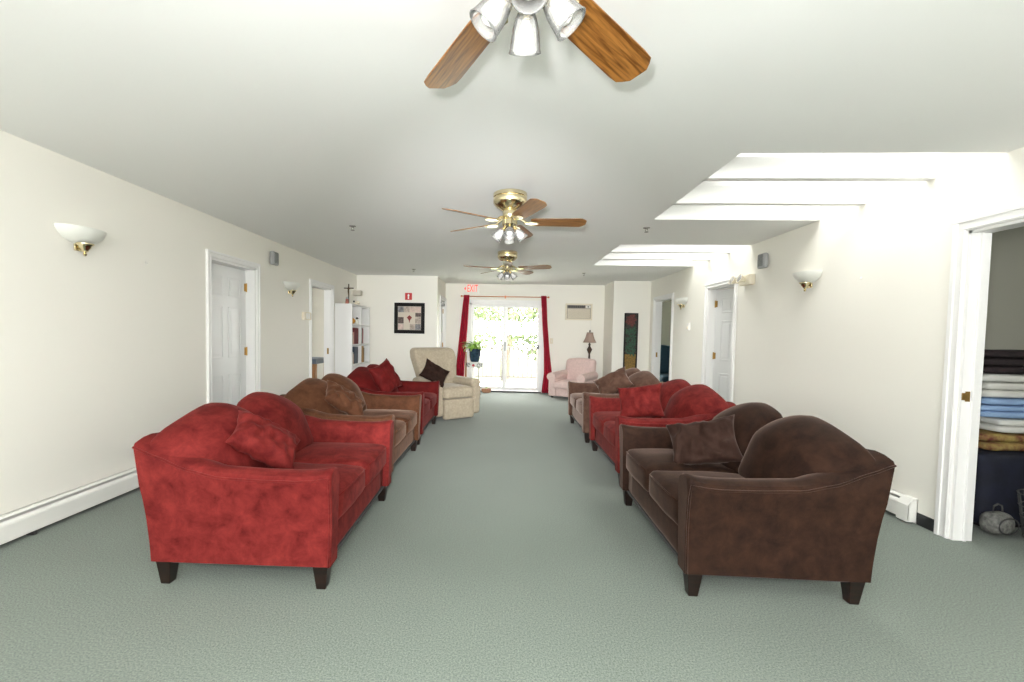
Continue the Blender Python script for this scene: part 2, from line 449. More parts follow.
# right door 3: open doorway
d = make_door(5, XR, 1, DR3)
bm = bmesh.new(); add_box(bm, (XR + .03, DR3[1] - .022, .90), (XR + .06, DR3[1] - .018, .99)); obj('strike_plate', bm, M_HINGE, d)
# recess door on the left, seen almost edge on, with a closer
d = make_door(6, XRL, -1, DL4, .07)
s = obj('door_slab', six_panel(0.72, 1.955), M_DOOR, d, bevel=.003)
s.matrix_basis = Matrix.Translation((XRL - 0.045, DL4[1] - 0.021, 0.012)) @ Matrix(((0, -1, 0, 0), (-1, 0, 0, 0), (0, 0, 1, 0), (0, 0, 0, 1)))
for z in (0.32, 1.02, 1.76): obj('hinge', hinge_bm(z), M_HINGE, s)
obj('knob', knob_bm(0.66, 0.95, 0, -1), M_HINGE, s)
bm = bmesh.new(); add_box(bm, (0.1, -.06, 1.86), (.32, -.001, 1.92)); add_tube(bm, [(.2, -.04, 1.925), (.42, -.09, 1.94), (.6, -.02, 1.95)], .008, 6)
obj('door_closer', bm, M_GREY, s)

# sliding glass door
d = sempty('door_7')
bm = bmesh.new(); x0, x1, zt = SD
for a, b, c_, e in ((x0, x0 + .05, 0, zt), (x1 - .05, x1, 0, zt), (x0, x1, zt - .04, zt), (x0, x1, 0, .03)):
    add_box(bm, (a, YF - .01, c_), (b, YF + .11, e))
obj('door_frame', bm, M_TRIM, d, bevel=.003)
bm = bmesh.new()
for a, b, c_, e in ((x0 - .07, x0, 0, zt + .07), (x1, x1 + .07, 0, zt + .07), (x0 - .07, x1 + .07, zt, zt + .07)):
    add_box(bm, (a, YF - .02, c_), (b, YF, e))
obj('door_casing', bm, M_TRIM, d, bevel=.004)
obj('threshold', box_bm((x0 + .0, YF - .05, 0), (x1, YF + .02, .022)), mat('dark_threshold', (.05, .05, .05), .5), d)
def sash(xa, xb, y, name):
    bm = bmesh.new(); z0, z1 = .035, zt - .04
    st = .055
    add_box(bm, (xa, y, z0), (xa + st, y + .035, z1)); add_box(bm, (xb - st, y, z0), (xb, y + .035, z1))
    add_box(bm, (xa + st, y, z0), (xb - st, y + .035, z0 + .075)); add_box(bm, (xa + st, y, z1 - .05), (xb - st, y + .035, z1))
    s = obj('door_sash', bm, M_TRIM, d, bevel=.003)
    obj('glass_pane', box_bm((xa + st, y + .015, z0 + .075), (xb - st, y + .02, z1 - .05)), M_GLASS, s)
    return s
s1 = sash(x0 + .045, .085, YF + .055, 'a'); s2 = sash(-.01, x1 - .045, YF + .01, 'b')
bm = bmesh.new(); add_box(bm, (.02, YF - .025, .92), (.05, YF + .01, 1.12)); obj('door_handle', bm, M_GREY, s2, bevel=.006)
bm = bmesh.new(); add_box(bm, (x1 - .11, YF - .012, .98), (x1 - .065, YF + .01, 1.06)); obj('door_lock', bm, M_SLOT, s2, bevel=.004)

# baseboards
def bb(name, parts):
    bm = bmesh.new()
    for a, b in parts: add_box(bm, a, b)
    struct(name, bm, M_BASEB, bevel=.002)
bh = .085
bb('baseboard_right', [((XR - .006, DR1[1] + .075, 0), (XR, 3.25, bh)), ((XR - .006, 5.2, 0), (XR, DR2[0] - .07, bh)), ((XR - .006, DR2[1] + .07, 0), (XR, DR3[0] - .07, bh))])
bb('baseboard_left', [((XL, 3.9, 0), (XL + .006, DL1[0] - .07, bh)), ((XL, DL1[1] + .07, 0), (XL + .006, DL2[0] - .07, bh)), ((XL, DL2[1] + .07, 0), (XL + .006, YE, bh))])
bb('baseboard_far', [((XRL, YF - .006, 0), (SD[0] - .07, YF, bh)), ((SD[1] + .07, YF - .006, 0), (XJ, YF, bh)), ((XL, YE - .006, 0), (XRL, YE, bh)), ((XJ, YJ - .006, 0), (XR, YJ, bh))])

# ------------------------------------------------------------------ side rooms
def room(name, x0, y0, x1, y1, m, skip):
    bm = bmesh.new()
    if 'W' not in skip: add_box(bm, (x0 - .1, y0 - .1, 0), (x0, y1 + .1, H))
    if 'E' not in skip: add_box(bm, (x1, y0 - .1, 0), (x1 + .1, y1 + .1, H))
    if 'S' not in skip: add_box(bm, (x0, y0 - .1, 0), (x1, y0, H))
    if 'N' not in skip: add_box(bm, (x0, y1, 0), (x1, y1 + .1, H))
    add_box(bm, (x0, y0, H), (x1, y1, H + .1))
    struct(name, bm, m)
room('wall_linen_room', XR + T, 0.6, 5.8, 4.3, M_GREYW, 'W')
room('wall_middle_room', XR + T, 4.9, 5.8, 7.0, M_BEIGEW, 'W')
room('wall_far_room', XR + T, 7.4, 5.8, 10.4, mat('dim_grey_green_wall', (.17, .175, .14), .85), 'W')  # wall colour darkened to offset the flash beam reaching this room
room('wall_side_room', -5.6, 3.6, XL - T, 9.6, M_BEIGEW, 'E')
room('wall_recess_room', -4.6, 8.9, XRL - T, 10.0, M_BEIGEW, 'E') if False else None

# ------------------------------------------------------------------ loveseats
SL = 1.28     # length
def interp(x, pts):
    if x >= pts[0][0]: return pts[0][1]
    for (a, va), (b, vb) in zip(pts[:-1], pts[1:]):
        if b <= x <= a:
            t = (x - a) / (b - a); t = t * t * (3 - 2 * t) * .35 + t * .65
            return va + (vb - va) * t
    return pts[-1][1]
PIPE = [(.01, .588), (-.05, .576), (-.14, .570), (-.31, .571), (-.52, .579), (-.675, .613), (-.833, .676), (-.94, .718), (-.98, .726)]
def arm_rings(side):
    rings = []
    N = 26
    for i in range(N + 1):
        s = i / N
        xb = 0.0 + (-.885) * s
        xt = 0.012 + (-.950) * s
        zt = interp(xt, PIPE)
        roll = .024 + .016 * max(0, min(1, (-xt - .6) / .3))
        wtop = .105 + .02 * s
        # cross-section: y measured inward from the outer face at the base
        k = max(0, min(1, (-xt - .55) / .35)); k = k * k * (3 - 2 * k)
        wtop += .05 * k
        sec = [(0.0, .127), (0.002, .22), (-.002, .34), (-.012, .44), (-.026, .52), (-.036, zt - .012), (-.030 + .006 * k, zt + roll * (.45 - .33 * k)),
               (-.006, zt + roll * (.9 - .62 * k)), (.03, zt + roll * (1.1 - .55 * k)), (.065 + .02 * k, zt + roll * (.8 - .1 * k)), (wtop - .012, zt + roll * (.05 + .45 * k)), (wtop, zt - .03),
               (.104, .46), (.104, .30), (.104, .127)]
        ring = []
        for y, z in sec:
            t = (z - .127) / (zt - .127)
            ring.append((xb + (xt - xb) * t, side * (SL / 2 - y), z))
        rings.append(ring)
    # soften the front face
    f0 = [(x + .012, y, z) for x, y, z in rings[0]]
    cy = side * (SL / 2 - .04)
    front = [(x, cy + (y - cy) * .86, .127 + (z - .127) * .985 if z > .2 else z) for x, y, z in f0]
    return [front] + rings
def leg_bm(x, y):
    bm = bmesh.new()
    def sq(h, z, ox=0, oy=0): return [(x + ox - h, y + oy - h, z), (x + ox + h, y + oy - h, z), (x + ox + h, y + oy + h, z), (x + ox - h, y + oy + h, z)]
    add_loft(bm, [sq(.023, 0), sq(.037, .118), sq(.037, .13)])
    return bm
def make_loveseat(name, label, m, loc, rz, group):
    t = thing(name, label, 'sofa', loc, rz, group)
    hy = SL / 2
    for s in (-1, 1):
        bm = bmesh.new(); add_loft(bm, arm_rings(s))
        a = obj('arm', bm, m, t, smooth=True, autosmooth=50)
        bm = bmesh.new(); pts = []
        R = arm_rings(s)
        for q in (0, 1, 2, 3, 4): pts.append((R[1][q][0] + .003, R[1][q][1], R[1][q][2]))
        for r in R[1:]: pts.append((r[5][0], r[5][1] + s * .002, r[5][2]))
        add_tube(bm, pts, .0055, 6)
        obj('piping', bm, m, a, smooth=True)
    # back frame, raked, with a soft top
    bm = bmesh.new(); rings = []
    for i in range(13):
        v = -1 + i / 6
        y = v * (hy - .03); zt = .715 + .05 * (1 - v * v) ** .7 * .6
        rings.append([(-.73, y, .15), (-.80, y, zt - .04), (-.83, y, zt - .015), (-.89, y, zt - .005), (-.93, y, zt - .015), (-.945, y, zt - .05), (-.885, y, .127), (-.80, y, .127)])
    add_loft(bm, rings); obj('back_frame', bm, m, t, smooth=True, autosmooth=50)
    # base rail
    bm = bmesh.new(); add_rbox(bm, (.80, SL - .2, .165), .016, 6, (-.425, 0, .2105))
    obj('base_rail', bm, m, t, smooth=True)
    obj('underside_shade', box_bm((-.86, -hy + .02, .114), (-.02, hy - .02, .128)), M_SLOT, t)  # black slab put in for the shadow line beneath the base
    w = (SL - .208) / 2
    for s in (-1, 1):
        def fseat(p, u, s=s):
            x, y, z = p
            if u[2] > -.2:
                z += .028 * (1 - u[0] ** 2) * (1 - u[1] ** 2)
            z += .006 * noise.noise(Vector((x * 7, y * 7 + s * 3, z * 5)))
            x += .012 * (1 - u[1] ** 2) * max(0, u[0])
            return Vector((x, y, z))
        bm = bmesh.new(); add_rbox(bm, (.62, w - .006, .165), .045, 14, (-.305, s * (w / 2), .372), fseat)
        c = obj('seat_cushion', bm, m, t, smooth=True)
        bm = bmesh.new(); yy = s * w / 2; q = w / 2 - .012
        add_tube(bm, [(.004, yy - q + .03, .432), (.014, yy - q * .5, .437), (.019, yy, .44), (.014, yy + q * .5, .437), (.004, yy + q - .03, .432)], .004, 6)
        obj('piping', bm, m, c, smooth=True)
        def fback(p, u, s=s):
            x, y, z = p
            vo = u[1] * s                      # +1 towards the arm
            hgt = (z + .215) / .43
            # camel-back outline: high in the middle, falling to the arm
            drop = .155 * max(0, vo + .15) ** 2.0 / 1.32 + .085 * max(0, -vo + .0) ** 2
            z -= drop * max(0, hgt)
            x += .040 * (1 - u[1] ** 2) * (1 - (2 * hgt - .85) ** 2 * .8) * (1 if u[0] > 0 else .15)
            y += s * .165 * max(0, vo) ** 1.5 * max(0, hgt - .30) / .7
            x -= hgt * .15                    # lean
            x -= max(0, hgt - .75) * .22
            x -= .09 * max(0, vo) ** 3 * max(0, hgt - .3)
            x += .005 * noise.noise(Vector((x * 6, y * 6, z * 6 + s)))
            return Vector((x, y, z))
        bm = bmesh.new(); add_rbox(bm, (.20, w - .004, .43), .085, 18, (-.615, s * (w / 2), .643), fback)
        obj('back_cushion', bm, m, t, smooth=True)
    for x in (-.045, -.835):
        for s in (-1, 1): obj('leg', leg_bm(x, s * (hy - .05)), M_LEG, t, bevel=.003)
    return t
G = 'matching loveseats in two facing rows'
L1 = make_loveseat('loveseat', 'red velvet loveseat nearest the camera in the left row, by the wall heater', M_RED, (-.846, 2.10 + SL / 2, 0), .018, G)
def recolor(o, m):
    for c in o.children_recursive:
        if c.name.startswith(('arm', 'piping', 'back_frame', 'base_rail', 'seat_cushion', 'back_cushion')):
            c.data = c.data.copy(); c.data.materials[0] = m
def sofa(m, loc, rz, label):
    o = copy_tree(L1); o.location = loc; o.rotation_euler = (0, 0, rz); o['label'] = label
    if m is not M_RED: recolor(o, m)
    return o
L2 = sofa(M_TAN, (-.91, 3.56 + SL / 2, 0), 0, 'tan-brown velvet loveseat in the left row, between the two red ones')
L3 = sofa(M_DRED, (-.92, 5.02 + SL / 2, 0), 0, 'dark red velvet loveseat at the far end of the left row, beside the beige recliner')
R1 = sofa(M_BROWN, (.925, 2.19 + SL / 2, 0), PI - .008, 'dark brown velvet loveseat nearest the camera in the right row'); R1.scale = (.965, 1, 1)
R2 = sofa(M_RED, (1.0, 3.80 + SL / 2, 0), PI, 'red velvet loveseat in the middle of the right row, between two brown ones')
R3 = sofa(M_BROWN_LIT, (.985, 5.36 + SL / 2, 0), PI, 'brown velvet loveseat at the far end of the right row, behind the red one')

# ------------------------------------------------------------------ throw pillows
def pillow_bm(a, b, t, seed, wrinkle=.02, n=30):
    bm = bmesh.new(); grid = {}
    for sgn in (1, -1):
        for i in range(n + 1):
            for j in range(n + 1):
                u = -1 + 2 * i / n; v = -1 + 2 * j / n
                edge = i in (0, n) or j in (0, n)
                if edge and sgn < 0: grid[(sgn, i, j)] = grid[(1, i, j)]; continue
                x = a * u * (1 - .13 * (1 - v * v) * abs(u) ** 3); y = b * v * (1 - .13 * (1 - u * u) * abs(v) ** 3)
                h = t * ((1 - u ** 4) * (1 - v ** 4)) ** .55 * (1 - .25 * (u * u + v * v) / 2)
                wr = wrinkle * noise.noise(Vector((u * 2.6 + seed, v * 2.6, sgn * 2))) + wrinkle * .7 * noise.noise(Vector((u * 6 + seed, v * 2.2 - seed, sgn * 3)))
                z = sgn * h + wr * min(1, h / (.4 * t)) if not edge else wr * .3
                grid[(sgn, i, j)] = bm.verts.new((x, y, z))
        for i in range(n):
            for j in range(n):
                q = [grid[(sgn, i, j)], grid[(sgn, i + 1, j)], grid[(sgn, i + 1, j + 1)], grid[(sgn, i, j + 1)]]
                try: bm.faces.new(q)
                except ValueError: pass
    return bm
def pillow(label, m, loc, normal, up, spin=0.0, a=.21, b=.21, t=.08, seed=0.0, wr=.02, group='throw pillows on the seats'):
    """normal: way the pillow's face looks; up: way its top edge points; spin: turn about the normal"""
    n_ = Vector(normal).normalized(); u_ = Vector(up); u_ = (u_ - n_ * u_.dot(n_)).normalized(); x_ = u_.cross(n_)
    rot = Matrix(((x_.x, u_.x, n_.x, 0), (x_.y, u_.y, n_.y, 0), (x_.z, u_.z, n_.z, 0), (0, 0, 0, 1))) @ Matrix.Rotation(spin, 4, 'Z')
    bm = pillow_bm(a, b, t, seed, wr); bm.transform(rot)
    o = obj('throw_pillow', bm, m, None, smooth=True)
    o.location = loc
    return tag(o, label, 'pillow', group)
def settle(o, others, d, step=.006, most=40):
    """slide a pillow out of whatever it touches, until the two only meet"""
    from mathutils.bvhtree import BVHTree
    bpy.context.view_layer.update()
    vs, fs = [], []
    for t in others:
        for c in t.children_recursive:
            if c.type != 'MESH': continue
            b = len(vs); vs += [c.matrix_world @ v.co for v in c.data.vertices]; fs += [tuple(b + k for k in p.vertices) for p in c.data.polygons]
    tree = BVHTree.FromPolygons(vs, fs)
    pv = [v.co.copy() for v in o.data.vertices]; pf = [tuple(p.vertices) for p in o.data.polygons]
    d = Vector(d).normalized()
    for k in range(most):
        if not tree.overlap(BVHTree.FromPolygons([v + o.location for v in pv], pf)): break
        o.location += d * step
    # where the two still press together the pillow gives way
    from mathutils import Vector as V_
    for t in others:
        for c in t.children_recursive:
            if c.type != 'MESH' or 'piping' in c.name or 'leg' in c.name: continue
            cv = [c.matrix_world @ v.co for v in c.data.vertices]
            ct = BVHTree.FromPolygons(cv, [tuple(p.vertices) for p in c.data.polygons])
            for v in o.data.vertices:
                w = v.co + o.location
                n_hit = 0; q = w.copy()
                for _ in range(12):
                    h = ct.ray_cast(q, V_((.31, .17, .93)))
                    if h[0] is None: break
                    n_hit += 1; q = h[0] + V_((.31, .17, .93)) * 1e-4
                near = ct.find_nearest(w)
                if near[0] is None: continue
                if n_hit % 2 == 1:
                    v.co = near[0] + (near[0] - w).normalized() * .005 - o.location
                elif near[3] < .004:
                    v.co = near[0] + (w - near[0]).normalized() * .005 - o.location
p_ = pillow('red velvet throw pillow leaning in the nearest left red loveseat', M_RED, (-1.335, 2.40, .625), (.66, -.12, .68), (-.26, .78, .38), .0, .20, .15, .066, 1.3); settle(p_, [L1], (.55, .1, .8), .004, 12)
p_ = pillow('tan-brown throw pillow leaning on the back cushion of the tan loveseat on the left', M_TAN, (-1.41, 3.86, .635), (.66, -.12, .68), (-.26, .78, .38), .0, .21, .15, .066, 4.1); settle(p_, [L2], (.55, .1, .8), .004, 12)
p_ = pillow('dark red throw pillow leaning on the far left dark red loveseat', M_DRED, (-1.43, 5.26, .70), (.82, -.40, .42), (-.4, .3, 1), .40, .20, .195, .07, 2.7); settle(p_, [L3], (.5, -.3, .5), .004, 18)
p_ = pillow('dark brown crumpled throw pillow at the far arm of the nearest right brown loveseat', M_PILBR, (1.325, 3.0, .60), (-.48, -.70, .52), (-.18, .25, 1), .0, .215, .16, .075, 7.7, .036); settle(p_, [R1], (-.3, -.8, .1), .004, 16)
p_ = pillow('plump red throw pillow standing on the red loveseat in the right row', M_RED, (1.37, 4.40, .65), (-.50, -.78, .38), (-.12, .2, 1), .0, .215, .17, .09, 5.2); settle(p_, [R2], (-.6, -.6, .1))
p_ = pillow('brown throw pillow on edge on the far right brown loveseat', M_BROWN_LIT, (1.45, 5.76, .68), (-.52, -.60, .60), (-.40, .2, .8), .0, .225, .165, .075, 9.4); settle(p_, [R3], (-.6, -.5, .15))

# ------------------------------------------------------------------ beige recliner and pink armchair
def make_recliner():
    t = thing('recliner', 'beige button-back recliner armchair with a dark pillow, by the far left wall', 'armchair', (-.89, 6.93, 0), math.radians(40))
    # local frame: faces -y
    for s in (-1, 1):
        bm = bmesh.new()
        def fa(p, u, s=s):
            x, y, z = p
            if u[2] > 0: x += s * .015
            if u[1] > .5: z += 0
            z += .012 * math.sin((y + .3) * 4)
            return Vector((x, y, z))
        add_rbox(bm, (.155, .80, .46), .05, 10, (s * .33, .02, .29), fa)
        a = obj('arm', bm, M_BEIGE, t, smooth=True)
        bm = bmesh.new(); add_rbox(bm, (.185, .70, .115), .055, 10, (s * .335, -.02, .535)); obj('arm_pad', bm, M_BEIGE, a, smooth=True)
    bm = bmesh.new(); add_rbox(bm, (.50, .72, .20), .04, 8, (0, .04, .15)); obj('base', bm, M_BEIGE, t, smooth=True)
    bm = bmesh.new(); add_rbox(bm, (.53, .10, .30), .035, 10, (0, -.365, .165)); obj('footrest', bm, M_BEIGE, t, smooth=True)
    bm = bmesh.new()
    add_rbox(bm, (.53, .60, .17), .06, 12, (0, -.11, .395), lambda p, u: Vector((p.x, p.y, p.z + .025 * (1 - u[0] ** 2) * (1 - u[1] ** 2)))); obj('seat_cushion', bm, M_BEIGE, t, smooth=True)
    def fb(p, u):
        x, y, z = p
        h = (z + .31) / .62
        x *= .92 + .30 * min(1, h * 1.25) - .10 * max(0, h - .8) * 5 * .3
        # side wings come forward, tufts sink in
        if u[1] < 0:
            y -= .05 * abs(u[0]) ** 3 * (h > .2)
            for (bx_, bz_) in ((-.13, .10), (.13, .10), (0, -.04), (-.13, -.18), (.13, -.18)):
                dd = (p.x - bx_) ** 2 + (p.z - bz_) ** 2
                y += .028 * math.exp(-dd / .003)
            y -= .03 * (1 - (2 * h - 1) ** 2)
        y += h * .20
        return Vector((x, y, z))
    bm = bmesh.new(); add_rbox(bm, (.63, .20, .68), .075, 22, (0, .25, .71), fb)
    b = obj('backrest', bm, M_BEIGE, t, smooth=True)
    for (bx_, bz_) in ((-.13, .10), (.13, .10), (0, -.04), (-.13, -.18), (.13, -.18)):
        bm = bmesh.new(); h = (bz_ + .33) / .66
        bmesh.ops.create_uvsphere(bm, u_segments=10, v_segments=6, radius=.014)
        obj('button', bm, M_BEIGE, b, smooth=True, loc=(bx_ * 1.1, .25 - .10 + .02 + h * .2 - .03, .70 + bz_))
    return t
make_recliner()
RC = bpy.data.objects['recliner']
p_ = pillow('dark chocolate throw pillow resting on the beige recliner', M_DKPIL, (-1.0, 6.66, .665), (.50, -.78, .38), (-.3, .3, 1), -.65, .205, .155, .055, 3.3); settle(p_, [RC], (.0, -1, .2), .005, 30)

def make_pink():
    t = thing('armchair', 'pale pink upholstered armchair in the far right corner below the air conditioner', 'armchair', (1.47, 9.40, 0), math.radians(-32)); t.scale = (1.08, 1.08, 1.0)
    for s in (-1, 1):
        bm = bmesh.new(); add_rbox(bm, (.15, .70, .38), .03, 8, (s * .29, .0, .22)); a = obj('arm', bm, M_PINK, t, smooth=True)
        bm = bmesh.new(); add_tube(bm, [(s * .30, -.37, .435), (s * .30, .0, .45), (s * .30, .30, .46)], .085, 14); obj('arm_roll', bm, M_PINK, a, smooth=True, autosmooth=50)
    bm = bmesh.new(); add_rbox(bm, (.46, .66, .17), .02, 6, (0, -.02, .125)); obj('base', bm, M_PINK, t, smooth=True)
    bm = bmesh.new(); add_rbox(bm, (.50, .62, .14), .045, 10, (0, -.10, .275), lambda p, u: Vector((p.x, p.y, p.z + .02 * (1 - u[0] ** 2) * (1 - u[1] ** 2)))); obj('seat_cushion', bm, M_PINK, t, smooth=True)
    def fb(p, u):
        x, y, z = p; h = (z + .32) / .64
        z -= .03 * u[0] ** 2 * (u[2] > 0); y += h * .12
        y -= .03 * (1 - u[0] ** 2) * (u[1] < 0)
        return Vector((x, y, z))
    bm = bmesh.new(); add_rbox(bm, (.60, .17, .68), .06, 12, (0, .26, .47), fb); obj('backrest', bm, M_PINK, t, smooth=True)
    obj('skirt_shadow_strip', box_bm((-.34, -.33, .0), (.34, .30, .045)), M_SLOT, t) if False else None
    for x in (-.30, .30):
        for y in (-.29, .29):
            bm = bmesh.new(); add_lathe(bm, [(.018, 0), (.026, .05)], 10, (x, y, 0)); obj('leg', bm, M_LEG, t)
    return t
make_pink()

# ------------------------------------------------------------------ floor lamp
t = thing('floor_lamp', 'floor lamp with taupe bell shade and carved dark post behind the pink armchair', 'lamp', (1.86, 9.80, 0))
bm = bmesh.new(); add_lathe(bm, [(.001, 0), (.13, 0), (.135, .015), (.10, .03), (.05, .05), (.03, .08)], 24); obj('base', bm, M_LAMPW, t, smooth=True, autosmooth=40)
bm = bmesh.new(); add_lathe(bm, [(.03, .07), (.018, .12), (.018, .40), (.03, .43), (.018, .46), (.02, .70), (.035, .76), (.022, .82), (.018, .90), (.05, .97), (.058, 1.0), (.03, 1.04), (.018, 1.07), (.028, 1.1), (.014, 1.13), (.01, 1.2)], 18); obj('post', bm, M_LAMPW, t, smooth=True)
bm = bmesh.new(); prof = [(.142, 1.145), (.118, 1.19), (.092, 1.25), (.075, 1.31), (.068, 1.36)]
add_lathe(bm, prof, 28, caps=False); s = obj('lamp_shade', bm, M_LSHADE, t, smooth=True)
md = s.modifiers.new('sol', 'SOLIDIFY'); md.thickness = .004
bm = bmesh.new(); add_tube(bm, [(0, 0, 1.2), (0, 0, 1.37)], .004, 8); add_lathe(bm, [(.001, 1.365), (.012, 1.37), (.018, 1.39), (.010, 1.41), (.001, 1.42)], 12, caps=False)
add_tube(bm, [(-.067, 0, 1.36), (.067, 0, 1.36)], .003, 6); obj('finial', bm, M_LAMPW, t, smooth=True)
bm = bmesh.new(); bmesh.ops.create_uvsphere(bm, u_segments=12, v_segments=8, radius=.03); obj('bulb', bm, M_BULB, t, smooth=True, loc=(0, 0, 1.235))

# ------------------------------------------------------------------ ceiling fans
def make_fan(label, x, y, rot, m_blade):
    t = thing('ceiling_fan', label, 'ceiling fan', (x, y, H), 0, 'brass ceiling fans with glass shades')
    bm = bmesh.new()
    add_lathe(bm, [(.128, 0), (.134, -.004), (.134, -.03), (.128, -.036), (.134, -.042), (.134, -.075), (.126, -.088), (.105, -.108), (.075, -.124), (.062, -.13), (.001, -.13)], 40)
    obj('housing', bm, M_BRASS, t, smooth=True, autosmooth=40)
    bm = bmesh.new()
    add_lathe(bm, [(.05, -.125), (.058, -.14), (.058, -.185), (.05, -.2), (.06, -.21), (.062, -.245), (.045, -.265), (.02, -.275), (.008, -.30), (.001, -.302)], 28)
    obj('motor_hub', bm, M_BRASS, t, smooth=True, autosmooth=40)
    for k in range(5):
        a = rot + k * 2 * PI / 5
        zb = -.222
        mt = Matrix.Rotation(a, 4, 'Z')
        pit = Matrix.Translation((0, 0, zb)) @ Matrix.Rotation(math.radians(-14), 4, 'X')
        bm = bmesh.new()
        add_tube(bm, [(.05, 0, -.19), (.09, 0, -.20), (.13, 0, zb - .004)], .011, 8)
        add_loft(bm, [[(.12, -.016, zb - .012), (.12, .016, zb - .012), (.12, .016, zb - .006), (.12, -.016, zb - .006)],
                      [(.165, -.042, zb - .014), (.165, .042, zb - .014), (.165, .042, zb - .006), (.165, -.042, zb - .006)],
                      [(.215, -.03, zb - .014), (.215, .03, zb - .014), (.215, .03, zb - .006), (.215, -.03, zb - .006)],
                      [(.235, -.008, zb - .012), (.235, .008, zb - .012), (.235, .008, zb - .006), (.235, -.008, zb - .006)]])
        bm.transform(Matrix.Rotation(0, 4, 'Z')); bm.transform(mt)
        obj('blade_bracket', bm, M_BRASS, t, smooth=True, autosmooth=35)
        bm = bmesh.new()
        out = [(.165, .045), (.20, .056), (.35, .061), (.52, .066), (.565, .064), (.585, .050), (.605, .030)]
        pts = [(px, py) for px, py in out] + [(px, -py) for px, py in reversed(out)]
        add_loft(bm, [[(px, py, -.003) for px, py in pts], [(px, py, .003) for px, py in pts]])
        b = obj('blade', bm, m_blade, t, bevel=.0015)
        b.matrix_basis = mt @ pit
    # light kit: four tulip shades
    for k in range(4):
        a = PI / 2 * k - PI / 2
        mt = Matrix.Rotation(a, 4, 'Z') @ Matrix.Translation((.044, 0, -.275)) @ Matrix.Rotation(math.radians(180 - 40), 4, 'Y') @ Matrix.Scale(.80, 4)
        # in this frame +z runs along the shade axis outwards/down
        bm = bmesh.new(); add_lathe(bm, [(.012, -.035), (.016, 0), (.024, .012), (.026, .03), (.022, .034)], 16); bm.transform(mt)
        f = obj('lamp_holder', bm, M_BRASS, t, smooth=True, autosmooth=40)
        bm = bmesh.new(); rings = []
        for r, z in ((.027, .018), (.034, .035), (.042, .06), (.047, .09), (.050, .115), (.054, .128)):
            rings.append([((r + .0016 * (i % 2)) * math.cos(2 * PI * i / 40), (r + .0016 * (i % 2)) * math.sin(2 * PI * i / 40), z) for i in range(40)])
        add_loft(bm, rings, caps=False); bm.transform(mt)
        g = obj('glass_shade', bm, M_SHADE, t, smooth=True)
        md = g.modifiers.new('sol', 'SOLIDIFY'); md.thickness = .003
        bm = bmesh.new(); add_lathe(bm, [(.012, .03), (.013, .045), (.022, .062), (.029, .08), (.029, .094), (.022, .108), (.010, .115), (.001, .117)], 18); bm.transform(mt)
        obj('bulb', bm, M_BULB, t, smooth=True)
    return t
make_fan('oak-bladed ceiling fan overhead, cut off by the top of the view', .042, 1.15, math.radians(48.5), M_OAK)
make_fan('brown-bladed brass ceiling fan in the middle of the room', .03, 3.62, math.radians(1.5), M_WALNUT)
make_fan('brown-bladed brass ceiling fan furthest away, nearest the glass door', .03, 6.13, math.radians(-18), M_WALNUT)

# ------------------------------------------------------------------ wall sconces
def make_sconce(label, side, y, z=1.93):
    t = thing('wall_sconce', label, 'wall lamp', (XL if side < 0 else XR, y, z), 0 if side < 0 else PI, 'frosted glass half-bowl sconces')
    # local: wall at x=0, room towards +x
    bm = bmesh.new()
    prof = [(.03, -.105), (.06, -.10), (.11, -.08), (.145, -.05), (.165, -.015), (.168, 0), (.160, 0), (.155, -.015), (.135, -.045), (.10, -.072), (.05, -.09), (.02, -.094)]
    rings = []
    for i in range(25):
        a = -PI / 2 + PI * i / 24
        rings.append([(r * math.cos(a) * .78 + .004, r * math.sin(a), zz) for r, zz in prof])
    add_loft(bm, rings); obj('glass_bowl', bm, M_FROST, t, smooth=True, autosmooth=50)
    bm = bmesh.new(); add_lathe(bm, [(.001, -.185), (.008, -.18), (.012, -.17), (.006, -.160), (.02, -.15), (.022, -.14), (.034, -.128), (.036, -.118), (.05, -.106), (.05, -.098), (.001, -.098)], 20, (.048, 0, 0), caps=False)
    obj('brass_mount', bm, M_BRASS, t, smooth=True, autosmooth=40)
    bm = bmesh.new(); add_box(bm, (0, -.035, -.15), (.012, .035, -.04)); add_tube(bm, [(.01, 0, -.12), (.055, 0, -.12)], .012, 8)
    obj('wall_plate', bm, M_BRASS, t, bevel=.004)
make_sconce('frosted half-bowl sconce on the bare left wall nearest the camera', -1, 2.935, 1.945)
make_sconce('frosted half-bowl sconce on the left wall between the two doors', -1, 5.94, 1.925)
make_sconce('frosted half-bowl sconce on the right wall between the skylights and near doorway', 1, 4.48, 1.93)
make_sconce('frosted half-bowl sconce on the right wall between the two far doors', 1, 7.50, 1.925)

# wall speakers
def make_speaker(label, side, y, z):
    t = thing('wall_speaker', label, 'speaker', (XL if side < 0 else XR, y, z), 0 if side < 0 else PI, 'small grey wall speakers')
    bm = bmesh.new(); add_rbox(bm, (.055, .14, .165), .018, 6, (.038, 0, 0)); obj('body', bm, M_GREY, t, smooth=True)
    bm = bmesh.new(); add_rbox(bm, (.01, .10, .13), .005, 4, (.066, 0, .005)); obj('grille', bm, mat('speaker_grille', (.22, .23, .23), .7, var=.5, vscale=300), t, smooth=True)
    obj('bracket', box_bm((0, -.03, -.04), (.03, .03, .04)), M_GREY, t, bevel=.003)
make_speaker('small grey speaker high on the left wall beside the white door', -1, 5.48, 2.175)
make_speaker('small grey speaker high on the right wall beside the emergency light', 1, 5.23, 2.16)

